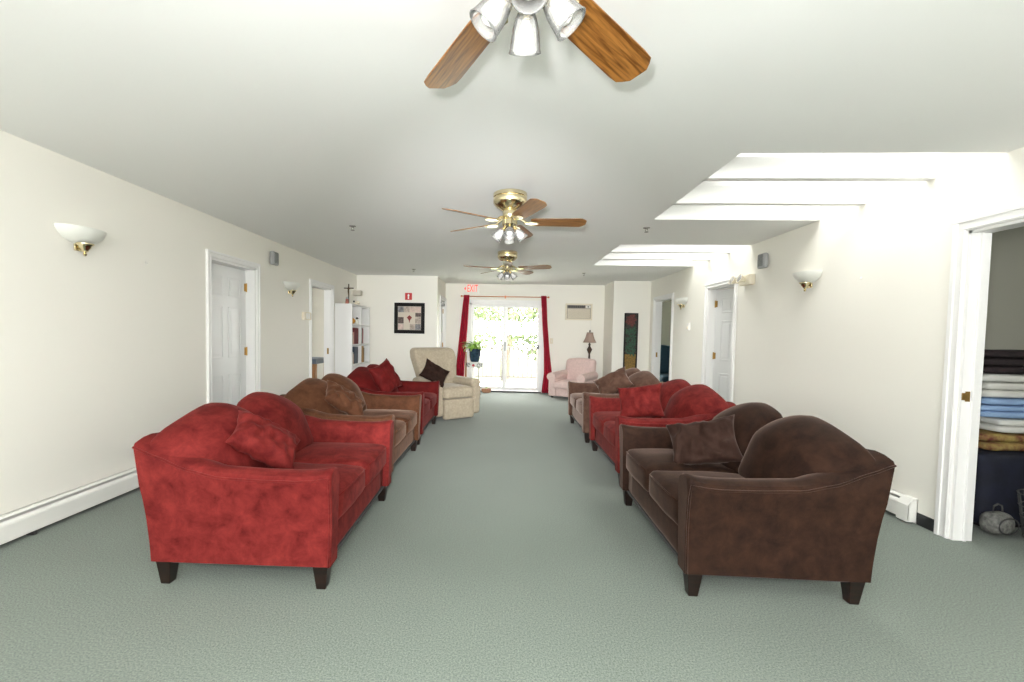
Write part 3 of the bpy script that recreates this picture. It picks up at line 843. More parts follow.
# sprinkler heads
def make_sprinkler(label, x, y):
    t = thing('sprinkler_head', label, 'sprinkler', (x, y, H), 0, 'ceiling sprinkler heads')
    bm = bmesh.new(); add_lathe(bm, [(.035, 0), (.034, -.005), (.015, -.008), (.012, -.014)], 20); obj('escutcheon', bm, M_CHROME, t, smooth=True, autosmooth=40)
    bm = bmesh.new()
    for s in (-1, 1): add_tube(bm, [(s * .008, 0, -.012), (s * .014, 0, -.025), (s * .004, 0, -.042)], .003, 6)
    obj('frame_arms', bm, M_CHROME, t)
    bm = bmesh.new(); add_lathe(bm, [(.001, -.046), (.02, -.046), (.02, -.043), (.001, -.041)], 16); obj('deflector', bm, M_CHROME, t)
make_sprinkler('metal sprinkler head in the ceiling near the larger skylight', 1.44, 4.72)
make_sprinkler('metal sprinkler head in the ceiling left of the middle fan', -1.62, 4.72)
make_sprinkler('metal sprinkler head in the ceiling near the far left wall', -1.60, 7.85)
make_sprinkler('metal sprinkler head in the ceiling past the far skylight', 1.40, 8.1)

# emergency light
t = thing('emergency_light', 'twin-head emergency light above the corner of the ajar right door', 'emergency light', (XR, 5.55, 1.985), PI)
bm = bmesh.new(); add_rbox(bm, (.07, .24, .125), .012, 5, (.036, .0, 0)); obj('housing', bm, M_IVORY, t, smooth=True)
for y in (-.16, .02):
    bm = bmesh.new(); mt = Matrix.Rotation(math.radians(70), 4, 'Y') @ Matrix.Identity(4)
    add_lathe(bm, [(.015, -.02), (.03, .0), (.052, .04), (.056, .052), (.05, .052), (.03, .02)], 20); bm.transform(Matrix.Translation((.09, y, .0)) @ mt)
    h = obj('lamp_head', bm, M_IVORY, t, smooth=True, autosmooth=40)
    bm = bmesh.new(); add_lathe(bm, [(.05, .048), (.035, .056), (.001, .06)], 20, caps=False); bm.transform(Matrix.Translation((.09, y, .0)) @ mt); obj('lens', bm, M_CLEAR, h, smooth=True)
    bm = bmesh.new(); add_tube(bm, [(.06, y + (.05 if y < -.1 else 0), -.02), (.09, y, -.01)], .012, 8); obj('swivel', bm, M_IVORY, h)

# thermostats, outlet, hooks
t = thing('alarm_panel', 'ivory two-window alarm box on the left wall before the open doorway', 'wall switch', (XL, 6.44, 1.50))
bm = bmesh.new(); add_rbox(bm, (.04, .24, .115), .006, 4, (.02, 0, 0)); obj('body', bm, M_IVORY, t, smooth=True, autosmooth=40)
for y in (-.035, .035): obj('window', box_bm((.04, y - .025, -.04), (.043, y + .025, .04)), M_WHITEP, t)
t = thing('thermostat', 'white thermostat on the right wall below the far sconce', 'thermostat', (XR, 7.25, 1.46), PI)
bm = bmesh.new(); add_rbox(bm, (.03, .09, .12), .006, 4, (.015, 0, 0)); obj('body', bm, M_WHITEP, t, smooth=True, autosmooth=40)
bm = bmesh.new(); add_lathe(bm, [(.001, 0), (.025, 0), (.022, .01), (.001, .012)], 16); bm.transform(Matrix.Translation((.03, 0, -.02)) @ Matrix.Rotation(PI / 2, 4, 'Y')); obj('dial', bm, M_IVORY, t)
t = thing('light_switch', 'ivory light switch right of the sliding door curtain', 'light switch', (1.06, YF, 1.16))
obj('plate', box_bm((-.035, -.006, -.06), (.035, 0, .06)), M_IVORY, t, bevel=.002); obj('toggle', box_bm((-.006, -.018, -.012), (.006, -.006, .012)), M_WHITEP, t)
for side, y, z, lab in ((-1, 3.51, 1.81, 'tiny picture hook on the left wall beside the near sconce'), (1, 3.86, 1.80, 'tiny picture hook on the right wall between sconce and doorway')):
    t = thing('wall_hook', lab, 'hook', (XL if side < 0 else XR, y, z), 0 if side < 0 else PI)
    bm = bmesh.new(); add_box(bm, (0, -.004, -.015), (.003, .004, .015)); add_tube(bm, [(.003, 0, .004), (.012, 0, -.008), (.018, 0, -.01), (.02, 0, 0)], .0025, 6); obj('hook', bm, M_WHITEP, t)

# ------------------------------------------------------------------ baseboard heaters
def make_heater(label, side, y0, y1, z1=.175):
    t = thing('baseboard_heater', label, 'heater', (XL if side < 0 else XR, y0, 0), 0 if side < 0 else PI, 'hot water baseboard heaters')
    L = (y1 - y0)
    f = 1 if side < 0 else -1
    def prism(sec, ya, yb):
        bm = bmesh.new(); add_loft(bm, [[(x, f * ya, z) for x, z in sec], [(x, f * yb, z) for x, z in sec]]); return bm
    obj('back_panel', prism([(0, .02), (.008, .02), (.008, z1), (0, z1)], 0, L), M_HEAT, t)
    obj('top_cover', prism([(.0, z1), (.028, z1), (.04, z1 - .012), (.036, z1 - .014), (.026, z1 - .004), (0, z1 - .004)], 0, L), M_HEAT, t)
    obj('front_cover', prism([(.048, z1 - .026), (.062, z1 - .040), (.066, z1 - .05), (.066, .03), (.060, .03), (.060, z1 - .045), (.046, z1 - .03)], 0, L), M_HEAT, t)
    obj('fins', prism([(.012, .045), (.056, .045), (.056, z1 - .045), (.012, z1 - .045)], .01, L - .01), M_SLOT, t)
    for a, b in ((0, .09), (L - .09, L)):
        obj('end_cap', prism([(0, .012), (.070, .012), (.070, z1 - .045), (.034, z1 + .004), (0, z1 + .004)], a, b), M_HEAT, t, bevel=.003)
    n = int(L / .9)
    for i in range(n):
        y = .45 + i * .9
        obj('bracket_foot', prism([(.008, 0), (.058, 0), (.058, .03), (.008, .03)], y, y + .02), M_SLOT, t)
make_heater('long white baseboard heater low on the left wall', -1, -1.5, 3.95)
make_heater('white baseboard heater on the right wall behind the brown loveseat', 1, 3.25, 5.2)

# ------------------------------------------------------------------ far wall things
# exit sign
t = thing('exit_sign', 'white exit sign with glowing red letters above the left curtain', 'exit sign', (-.735, YF, 2.285))
bm = bmesh.new(); add_rbox(bm, (.33, .05, .21), .008, 4, (0, -.025, 0)); obj('housing', bm, M_WHITEP, t, smooth=True, autosmooth=40)
M_EXIT = mat('red_lit_letters', (.7, .05, .02), .5, emit=(1.0, .09, .03), emit_s=.55)
bm = text_bm('EXIT', .15, .002, Matrix.Translation((.025, -.052, 0)) @ Matrix.Rotation(PI / 2, 4, 'X') @ Matrix.Diagonal((.78, 1.5, 1, 1))); obj('letters', bm, M_EXIT, t)
bm = bmesh.new(); v = [bm.verts.new(p) for p in ((-.16, -.0535, 0), (-.125, -.0535, .04), (-.125, -.0535, -.04))]; bm.faces.new(v); obj('arrow', bm, M_EXIT, t)

# curtain rod
t = thing('curtain_rod', 'copper curtain rod above the sliding glass door', 'curtain rod', (0, YF - .09, 2.115))
bm = bmesh.new(); add_tube(bm, [(-.93, 0, 0), (.95, 0, 0)], .010, 10); obj('rod', bm, M_ROD, t, smooth=True)
for x in (-.945, .965):
    bm = bmesh.new(); bmesh.ops.create_uvsphere(bm, u_segments=12, v_segments=8, radius=.022); obj('finial', bm, M_ROD, t, smooth=True, loc=(x, 0, 0))
for x in (-.88, .02, .90):
    bm = bmesh.new(); add_box(bm, (x - .008, -.005, -.012), (x + .008, .089, .012)); add_box(bm, (x - .015, .082, -.03), (x + .015, .09, .03)); obj('bracket', bm, M_ROD, t)
def curtain(label, path):
    """path: list of (z, x0, x1)"""
    bm = bmesh.new(); N = 48; rings = []
    for z, xa, xb in path:
        row = []
        for i in range(N + 1):
            u = i / N; amp = .028
            row.append((xa + (xb - xa) * u, YF - .138 + amp * math.sin(u * PI * 8 + z * .7) + .006 * math.sin(u * 31 + z * 3), z))
        rings.append(row)
    R = [[bm.verts.new(p) for p in r] for r in rings]
    for a, b in zip(R[:-1], R[1:]):
        for i in range(N): bm.faces.new((a[i], a[i + 1], b[i + 1], b[i]))
    o = obj('curtain', bm, M_CURT, None, smooth=True)
    md = o.modifiers.new('sol', 'SOLIDIFY'); md.thickness = .004
    return tag(o, label, 'curtain', 'crimson curtains at the glass door')
def path(keys, n=24):
    zs = [keys[0][0] + (keys[-1][0] - keys[0][0]) * i / n for i in range(n + 1)]; out = []
    for z in zs:
        for a, b in zip(keys[:-1], keys[1:]):
            if a[0] >= z >= b[0] - 1e-6:
                t = (a[0] - z) / (a[0] - b[0]); out.append((z, a[1] + (b[1] - a[1]) * t, a[2] + (b[2] - a[2]) * t)); break
    return out
curtain('crimson curtain gathered at the left side of the sliding door', path([(2.14, -.895, -.770), (1.5, -.955, -.80), (.8, -1.02, -.845), (.02, -1.08, -.88)]))
curtain('crimson curtain gathered at the right side of the sliding door', path([(2.14, .80, .915), (1.6, .835, .945), (1.0, .885, 1.0), (.45, .90, 1.07), (.25, .875, 1.06), (.02, .855, 1.05)]))

# air conditioner
t = thing('air_conditioner', 'through-wall air conditioner on the far wall right of the sliding door', 'air conditioner', (1.635, YF, 1.81))
bm = bmesh.new()
for a, b in (((-.29, -.18), (.29, -.15)), ((-.29, .15), (.29, .18)), ((-.29, -.15), (-.262, .15)), ((.262, -.15), (.29, .15))): add_box(bm, (a[0], -.07, a[1]), (b[0], 0, b[1]))
obj('surround', bm, M_IVORY, t, bevel=.004)
obj('front_panel', box_bm((-.262, -.055, -.15), (.262, -.0, .15)), mat('ac_panel', (.42, .37, .30), .5), t)
bm = bmesh.new()
for i in range(10): add_box(bm, (-.24, -.064, -.135 + i * .02), (.24, -.055, -.125 + i * .02))
obj('intake_louvres', bm, M_IVORY, t)
obj('outlet_grille', box_bm((-.25, -.06, .082), (.13, -.053, .14)), M_SLOT, t)
bm = bmesh.new()
for i in range(9): add_box(bm, (-.235 + i * .04, -.066, .084), (-.229 + i * .04, -.058, .138))
obj('outlet_vanes', bm, mat('dark_vane', (.16, .15, .13), .5), t)
obj('control_panel', box_bm((.15, -.06, .085), (.25, -.053, .14)), M_WHITEP, t)
bm = bmesh.new(); add_lathe(bm, [(.001, 0), (.016, 0), (.014, .014), (.001, .015)], 14); bm.transform(Matrix.Translation((.20, -.06, .112)) @ Matrix.Rotation(PI / 2, 4, 'X')); obj('knob', bm, M_SLOT, t)
bm = bmesh.new(); add_tube(bm, [(.27, -.01, -.18), (.275, -.01, -.45), (.28, -.01, -.9)], .006, 6); obj('power_cord', bm, M_WHITEP, t)

# picture collage on the left end wall
t = thing('picture_frame', 'square black framed photo collage on the wall behind the recliner', 'picture', (-1.85, YE, 1.57))
hw = .30
bm = bmesh.new()
for (a, b) in (((-hw, -hw), (hw, -hw + .07)), ((-hw, hw - .07), (hw, hw)), ((-hw, -hw + .07), (-hw + .07, hw - .07)), ((hw - .07, -hw + .07), (hw, hw - .07))):
    add_box(bm, (a[0], -.03, a[1]), (b[0], 0, b[1]))
obj('frame', bm, M_BLACKF, t, bevel=.006)
pm = [mat('photo_cream', (.62, .55, .46), .5), mat('photo_grey', (.20, .20, .21), .5, var=.6, vscale=30), mat('photo_taupe', (.40, .33, .28), .5, var=.4, vscale=24), mat('photo_pink', (.60, .46, .41), .5, var=.25, vscale=20), mat('photo_dark', (.12, .08, .07), .5, var=.7, vscale=34), mat('photo_red', (.22, .015, .012), .5)]
obj('mat_board', box_bm((-.235, -.012, -.235), (.235, -.004, .235)), pm[0], t)
cells = [(-.225, .115, -.115, .225, 1), (-.105, .115, -.0, .225, 2), (.01, .115, .105, .225, 3), (.115, .115, .225, .225, 3), (-.225, .03, -.115, .105, 0), (-.225, -.105, -.115, .02, 4), (-.225, -.225, -.115, -.115, 3),
         (-.105, -.105, .105, .105, 0), (.115, .03, .225, .105, 4), (.115, -.105, .225, .02, 2), (-.105, -.225, -.0, -.115, 0), (.01, -.225, .105, -.115, 2), (.115, -.225, .225, -.115, 1)]
for a, b, c_, e, k in cells: obj('photo', box_bm((a, -.016, b), (c_, -.0121, e)), pm[k], t)
bm = bmesh.new(); v = [bm.verts.new(p) for p in ((0, -.018, .06), (.052, -.018, .015), (.01, -.018, -.045), (.006, -.018, -.085), (-.006, -.018, -.085), (-.01, -.018, -.045), (-.052, -.018, .015))]; bm.faces.new(v); obj('red_motif', bm, pm[5], t)

# red fire sign
t = thing('fire_sign', 'small red wall sign with a white flame symbol above the collage', 'sign', (-1.875, YE, 1.995))
obj('plate', box_bm((-.068, -.012, -.068), (.068, 0, .068)), mat('sign_red', (.55, .02, .02), .4), t, bevel=.003)
bm = bmesh.new(); pl = [(0, .052), (.018, .03), (.02, .012), (.012, .008), (.014, -.05), (-.014, -.05), (-.012, .008), (-.02, .012), (-.016, .03)]
bm.faces.new([bm.verts.new((x, -.0135, z)) for x, z in pl]); obj('symbol', bm, mat('sign_white', (.9, .9, .88), .4), t)

# tall rose panel on the right end wall
t = thing('rose_panel', 'tall narrow dark panel of a red rose in a gold pot, right end wall', 'picture', (2.555, YJ, 0))
pz0, pz1, pw = .42, 1.76, .135
bm = bmesh.new()
for a, b in (((-pw, pz0), (pw, pz0 + .02)), ((-pw, pz1 - .02), (pw, pz1)), ((-pw, pz0 + .02), (-pw + .02, pz1 - .02)), ((pw - .02, pz0 + .02), (pw, pz1 - .02))): add_box(bm, (a[0], -.03, a[1]), (b[0], 0, b[1]))
obj('frame', bm, M_BLACKF, t, bevel=.003)
obj('canvas', box_bm((-pw + .02, -.015, pz0 + .02), (pw - .02, -.005, pz1 - .02)), mat('canvas_black', (.03, .028, .022), .7, var=.8, vscale=40), t)
M_ROSE = mat('rose_red', (.12, .025, .02), .6, var=.7, vscale=45); M_GRN = mat('leaf_green', (.022, .075, .038), .6, var=.8, vscale=60); M_GOLD = mat('pot_gold', (.22, .13, .022), .6, var=.7, vscale=55)
bm = bmesh.new()
for k in range(26):                                   # rose petals, a spiral of overlapping disks
    a = k * 2.4; r = .012 + .0034 * k; cx, cz = r * math.cos(a) * .9, 1.615 + r * math.sin(a) * 1.15
    q = .022 + .0006 * k
    ring = [(cx + q * math.cos(2 * PI * i / 10), -.0155 - .0002 * (26 - k), cz + q * .7 * math.sin(2 * PI * i / 10)) for i in range(10)]
    bm.faces.new([bm.verts.new(p) for p in ring])
obj('rose', bm, M_ROSE, t)
bm = bmesh.new(); rr = random.Random(3)
for k in range(90):
    cx, cz = rr.uniform(-.095, .095), rr.uniform(.93, 1.46); a = rr.uniform(0, PI); L_ = rr.uniform(.03, .055); w_ = L_ * .4
    dx, dz = math.cos(a), math.sin(a)
    ring = [(cx + dx * L_ * p - dz * w_ * q, -.0155 - .00004 * k, cz + dz * L_ * p + dx * w_ * q) for p, q in ((1, 0), (.2, .8), (-.8, .4), (-1, 0), (-.8, -.4), (.2, -.8))]
    ring = [(max(-.112, min(.112, x)), y, z) for x, y, z in ring]
    bm.faces.new([bm.verts.new(p) for p in ring])
obj('leaves', bm, M_GRN, t)
bm = bmesh.new(); bm.faces.new([bm.verts.new(p) for p in ((-.11, -.016, .93), (.11, -.016, .93), (.10, -.016, .60), (.075, -.016, .45), (-.075, -.016, .45), (-.10, -.016, .60))]); obj('pot', bm, M_GOLD, t)

# ------------------------------------------------------------------ plant, stand, planter by the glass door
PX, PY = -.60, 9.50
t = thing('plant_stand', 'white wrought-iron plant stand with a painted floral top by the glass door', 'plant stand', (PX, PY, 0))
bm = bmesh.new(); add_lathe(bm, [(.001, .675), (.17, .675), (.175, .685), (.17, .695), (.001, .695)], 28); obj('top', bm, M_IRON, t, smooth=True, autosmooth=40)
bm = bmesh.new(); add_lathe(bm, [(.168, .58), (.172, .58), (.172, .675), (.168, .675)], 28, caps=False); ap = obj('apron', bm, M_IRON, t)
for k in range(10):
    a = 2 * PI * k / 10 + .2; bm = bmesh.new()
    c0 = Vector((.176 * math.cos(a), .176 * math.sin(a), .628)); tx = Vector((-math.sin(a), math.cos(a), 0)); r_ = .035
    if k % 3 == 1: bm.faces.new([bm.verts.new(c0 + tx * (.028 * math.cos(b)) + Vector((0, 0, .028 * math.sin(b)))) for b in [2 * PI * i / 10 for i in range(10)]])
    else: add_tube(bm, [c0 + tx * (r_ * math.cos(b)) + Vector((0, 0, r_ * math.sin(b))) for b in [i * .6 for i in range(10)]], .006, 5)
    obj('flower' if k % 3 == 1 else 'scroll', bm, (mat('flower_red', (.5, .05, .06), .5) if k % 3 == 1 else mat('scroll_dark', (.04, .06, .04), .5)), ap)
for k in range(4):
    a = PI / 4 + k * PI / 2; bm = bmesh.new()
    add_tube(bm, [(.15 * math.cos(a), .15 * math.sin(a), .68), (.12 * math.cos(a), .12 * math.sin(a), .4), (.13 * math.cos(a), .13 * math.sin(a), .15), (.18 * math.cos(a), .18 * math.sin(a), 0)], .010, 8)
    obj('leg', bm, M_IRON, t, smooth=True)
t = thing('potted_plant', 'leafy green houseplant in a navy glazed pot on the plant stand', 'plant', (PX, PY, .695))
bm = bmesh.new(); add_lathe(bm, [(.001, 0), (.085, 0), (.10, .03), (.118, .12), (.125, .22), (.138, .25), (.138, .28), (.125, .28), (.115, .25), (.001, .245)], 28, caps=False); obj('pot', bm, M_NAVYPOT, t, smooth=True, autosmooth=40)
bm = bmesh.new(); add_lathe(bm, [(.001, .255), (.116, .252)], 20, caps=False); obj('soil', bm, M_SOIL, t)
bm = bmesh.new(); rr = random.Random(11)
for k in range(90):                                     # arching strap leaves
    a = rr.uniform(0, 2 * PI); L_ = rr.uniform(.18, .38); el = rr.uniform(.6, 1.5); w_ = rr.uniform(.016, .030)
    d0 = Vector((math.cos(a), math.sin(a), 0)); side = Vector((-math.sin(a), math.cos(a), 0)); p = Vector((0, 0, .25)) + d0 * rr.uniform(0, .07)
    prev = None; n_ = 6; e = el
    for i in range(n_ + 1):
        u = i / n_; ww = w_ * math.sin(PI * min(.97, .12 + .88 * u)) ** .8 + .001
        cur = (bm.verts.new(p + side * ww + Vector((0, 0, .004))), bm.verts.new(p), bm.verts.new(p - side * ww + Vector((0, 0, .004))))
        if prev:
            bm.faces.new((prev[0], prev[1], cur[1], cur[0])); bm.faces.new((prev[1], prev[2], cur[2], cur[1]))
        prev = cur
        p = p + (d0 * math.cos(e) + Vector((0, 0, math.sin(e)))) * (L_ / n_); e -= .34
fo = obj('foliage', bm, M_LEAF, t, smooth=True)
t = thing('wooden_post', 'narrow brown wooden upright on a foot left of the plant stand', 'wood post', (-.80, 9.62, 0))
bm = bmesh.new(); add_loft(bm, [[(-.022, -.018, 0), (.022, -.018, 0), (.022, .018, 0), (-.022, .018, 0)], [(-.016, -.015, .9), (.016, -.015, .9), (.016, .015, .9), (-.016, .015, .9)]]); obj('upright', bm, M_WOODT, t, bevel=.004)
obj('foot', box_bm((-.06, -.06, 0), (.06, .06, .025)), M_WOODT, t, bevel=.004)
t = thing('floor_planter', 'small brown oval planter with a sprig on the floor before the glass door', 'planter', (-.36, 9.84, 0))
bm = bmesh.new(); add_lathe(bm, [(.001, 0), (.085, 0), (.105, .03), (.11, .085), (.10, .085), (.095, .07), (.001, .065)], 24, caps=False); bm.transform(Matrix.Diagonal((1, .65, 1, 1))); obj('bowl', bm, M_TERRA, t, smooth=True, autosmooth=40)
bm = bmesh.new(); 
for k in range(5): 
    a = k * 1.3; add_tube(bm, [(0, 0, .06), (.02 * math.cos(a), .02 * math.sin(a), .13), (.05 * math.cos(a), .03 * math.sin(a), .2)], [.003, .003, .006], 5)
obj('sprig', bm, M_LEAF, t)

# ------------------------------------------------------------------ bookcase and what stands on it
BX0, BX1, BY0, BY1, BZ = XL + .006, -2.60, 7.57, 8.60, 1.765
t = thing('bookcase', 'white open cube bookcase against the left wall by the far corner', 'bookcase', (0, 0, 0))
for y in (BY0, BY1 - .03): obj('side_panel', box_bm((BX0, y, 0), (BX1, y + .03, BZ)), M_SHELF, t, bevel=.002)
zs = [.0, .34, .69, 1.04, 1.385, BZ - .03]
for z in zs: obj('shelf', box_bm((BX0, BY0 + .03, z), (BX1, BY1 - .03, z + .028)), M_SHELF, t, bevel=.002)
ym = (BY0 + BY1) / 2
obj('divider', box_bm((BX0, ym - .012, .028), (BX1, ym + .012, BZ - .03)), M_SHELF, t)
obj('back_panel', box_bm((BX0, BY0 + .03, .028), (BX0 + .006, BY1 - .03, BZ - .03)), M_SHELF, t)
t.location = (0, 0, 0)
PAGE = mat('book_pages', (.75, .70, .58), .8)
def book(label, col, y, z, th, h, d, group):
    x1 = BX1 - .02
    b = thing('book', label, 'book', (x1 - d / 2, y + th / 2, z), 0, group)
    m = mat('cloth_%02d%02d%02d' % tuple(int(c * 99) for c in col), col, .6)
    c = .003; bm = bmesh.new()
    add_box(bm, (-d / 2, -th / 2, 0), (d / 2, -th / 2 + c, h)); add_box(bm, (-d / 2, th / 2 - c, 0), (d / 2, th / 2, h)); add_box(bm, (d / 2 - c, -th / 2, 0), (d / 2 + .002, th / 2, h))
    obj('cover', bm, m, b); obj('pages', box_bm((-d / 2 + .004, -th / 2 + c, .004), (d / 2 - .004, th / 2 - c, h - .004)), PAGE, b)
    return b
z2, z3, z4 = 1.04 + .0295, .69 + .0295, .34 + .0295
GB = 'books in the white bookcase'
y = BY0 + .04
for col, th, h, lab in (((.35, .16, .12), .045, .20, 'short rust book at the near end of the second shelf'), ((.62, .55, .48), .035, .16, 'short cream book beside the rust one, second shelf'), ((.55, .30, .24), .04, .21, 'salmon book beside the wide dark red volumes, second shelf'),
                        ((.16, .015, .02), .075, .285, 'first wide dark red volume on the second shelf'), ((.15, .012, .018), .075, .285, 'second wide dark red volume on the second shelf, next to the divider'), ((.17, .016, .02), .07, .28, 'middle dark red volume on the second shelf')):
    book(lab, col, y, z2, th, h, .21, GB); y += th + .004
y = ym + .02
for col, th, h, lab in (((.015, .013, .016), .09, .29, 'thick black binder just past the divider, second shelf'), ((.50, .25, .26), .05, .28, 'dusty pink book past the black binder, second shelf')):
    book(lab, col, y, z2, th, h, .22, GB); y += th + .004
y = BY0 + .04
for col, th, h, lab in (((.45, .28, .2), .04, .19, 'short tan book at the near end of the third shelf'), ((.75, .72, .66), .045, .21, 'short white book next to the tan one, third shelf'), ((.35, .2, .14), .035, .18, 'small brown book beside the white one, third shelf'),
                        ((.02, .035, .06), .07, .30, 'tall navy book on the third shelf'), ((.10, .12, .15), .06, .29, 'slate book beside the tall navy one, third shelf'), ((.04, .05, .075), .07, .295, 'dark blue-black book against the divider, third shelf')):
    book(lab, col, y, z3, th, h, .21, GB); y += th + .004
y = ym + .02
for col, th, h, lab in (((.36, .20, .05), .09, .30, 'thick ochre binder past the divider, third shelf'), ((.40, .23, .07), .08, .30, 'second ochre binder on the third shelf'), ((.05, .05, .05), .03, .27, 'thin black book past the ochre binders, third shelf')):
    book(lab, col, y, z3, th, h, .22, GB); y += th + .004
# top cubby ornaments
zt1 = 1.385 + .0295
t = thing('pumpkin_ornament', 'small orange ribbed pumpkin ornament in the top cubby', 'ornament', (BX1 - .10, BY0 + .22, zt1))
bm = bmesh.new(); rings = []
for i in range(9):
    p_ = -PI / 2 + PI * i / 8; rings.append([((.075 * math.cos(p_) + .002) * (1 + .10 * abs(math.cos(4 * a))) * math.cos(a), (.075 * math.cos(p_) + .002) * (1 + .10 * abs(math.cos(4 * a))) * math.sin(a), .06 + .06 * math.sin(p_)) for a in [2 * PI * k / 32 for k in range(32)]])
add_loft(bm, rings); obj('body', bm, mat('pumpkin_orange', (.62, .30, .03), .5), t, smooth=True)
bm = bmesh.new(); add_tube(bm, [(0, 0, .115), (.008, 0, .14), (.02, 0, .155)], .010, 8); obj('stem', bm, M_LEAF, t)
t = thing('bird_figurine', 'small black and white bird figurine beyond the pumpkin ornament', 'figurine', (BX1 - .06, BY0 + .44, zt1))
bm = bmesh.new(); add_lathe(bm, [(.001, 0), (.025, 0), (.035, .04), (.025, .085), (.018, .095)], 14); obj('body', bm, M_WHITEP, t, smooth=True)
bm = bmesh.new(); bmesh.ops.create_uvsphere(bm, u_segments=12, v_segments=8, radius=.022); obj('head', bm, M_BLACKF, t, smooth=True, loc=(0, 0, .112))
bm = bmesh.new(); add_lathe(bm, [(.006, 0), (.001, .025)], 8); bm.transform(Matrix.Translation((.018, 0, .11)) @ Matrix.Rotation(PI / 2, 4, 'Y')); obj('beak', bm, M_TERRA, t)
t = thing('crucifix', 'dark standing crucifix on a pale base on top of the bookcase', 'crucifix', (-2.74, 7.80, BZ))
bm = bmesh.new(); add_box(bm, (-.035, -.03, 0), (.035, .03, .02)); obj('base', bm, M_WHITEP, t, bevel=.004)
bm = bmesh.new(); add_box(bm, (-.008, -.007, .02), (.008, .007, .36)); add_box(bm, (-.085, -.007, .275), (.085, .007, .293)); obj('cross', bm, mat('dark_walnut', (.045, .026, .015), .5), t, bevel=.002)
bm = bmesh.new(); add_tube(bm, [(-.07, -.012, .288), (-.02, -.014, .276), (0, -.015, .273), (.02, -.014, .276), (.07, -.012, .288)], .007, 6); add_tube(bm, [(0, -.014, .283), (0, -.016, .225), (0, -.014, .16)], [.014, .014, .007], 8)
bmesh.ops.create_uvsphere(bm, u_segments=8, v_segments=6, radius=.011, matrix=Matrix.Translation((0, -.016, .302))); obj('figure', bm, mat('bronze', (.12, .08, .04), .4, metal=.6), t, smooth=True)
t = thing('robed_statuette', 'small painted robed statuette standing before the crucifix', 'figurine', (-2.735, 7.70, BZ))
bm = bmesh.new(); add_lathe(bm, [(.001, 0), (.032, 0), (.026, .05), (.022, .085), (.012, .098)], 14); obj('robe', bm, mat('robe_paint', (.42, .15, .12), .5, var=.5, vscale=25), t, smooth=True)
bm = bmesh.new(); bmesh.ops.create_uvsphere(bm, u_segments=10, v_segments=8, radius=.014); obj('head', bm, mat('statue_skin', (.55, .38, .28), .5), t, smooth=True, loc=(0, 0, .108))
bm = bmesh.new(); add_lathe(bm, [(.022, .06), (.022, .10), (.014, .122), (.001, .125)], 12, (0, .006, 0), a0=0, a1=2 * PI, caps=False); obj('veil', bm, mat('veil_blue', (.45, .55, .62), .6), t, smooth=True)
t = thing('box_lamp', 'small lamp with a box-shaped beige shade on a thin stem on the bookcase', 'lamp', (-2.70, 8.15, BZ))
bm = bmesh.new(); add_lathe(bm, [(.001, 0), (.045, 0), (.045, .012), (.006, .018)], 16); obj('base', bm, M_WHITEP, t)
bm = bmesh.new(); add_tube(bm, [(0, 0, .012), (0, 0, .20)], .004, 8); obj('stem', bm, M_WHITEP, t)
obj('shade', box_bm((-.075, -.06, .185), (.075, .06, .275)), mat('linen_shade', (.60, .56, .48), .8), t, bevel=.005)
t = thing('sheep_ornament', 'small white ornament lying on the front edge of the bookcase top', 'ornament', (-2.655, 8.0, BZ))
bm = bmesh.new(); bmesh.ops.create_uvsphere(bm, u_segments=14, v_segments=10, radius=.036, matrix=Matrix.Translation((0, 0, .045)) @ Matrix.Diagonal((1.45, .8, .8, 1))); obj('body', bm, M_IVORY, t, smooth=True)
bm = bmesh.new(); bmesh.ops.create_uvsphere(bm, u_segments=10, v_segments=8, radius=.018, matrix=Matrix.Translation((-.058, 0, .066))); obj('head', bm, M_SLOT, t, smooth=True)
for x in (-.03, .03):
    bm = bmesh.new(); add_tube(bm, [(x, 0, 0), (x, 0, .03)], .008, 8); obj('leg', bm, M_IVORY, t)

# ------------------------------------------------------------------ side-room things
t = thing('side_table', 'wooden side table with a slate blue top in the room beyond the left doorway', 'table', (-3.72, 8.05, 0))
obj('tabletop', box_bm((-.30, -.30, .70), (.42, .35, .79)), mat('slate_top', (.12, .15, .20), .5), t, bevel=.006)
for x in (-.24, .36):
    for y in (-.25, .30): obj('leg', box_bm((x - .04, y - .04, 0), (x + .04, y + .04, .70)), M_WOODT, t, bevel=.005)
t = thing('blue_chair', 'high-backed blue chair in the dim room beyond the far right doorway', 'chair', (3.45, 9.55, 0), math.radians(20))
MB_ = mat('teal_blue_fabric', (.004, .030, .050), .8)
bm = bmesh.new(); add_rbox(bm, (.62, .12, .62), .05, 10, (0, .22, .82), lambda p, u: Vector((p.x, p.y, p.z - .06 * u[0] ** 2 * (u[2] > 0)))); obj('backrest', bm, MB_, t, smooth=True)
bm = bmesh.new(); add_rbox(bm, (.62, .5, .14), .04, 8, (0, -.02, .44)); obj('seat', bm, MB_, t, smooth=True)
for x in (-.27, .27):
    for y in (-.22, .22): obj('leg', box_bm((x - .025, y - .025, 0), (x + .025, y + .025, .38)), M_WOODT, t)

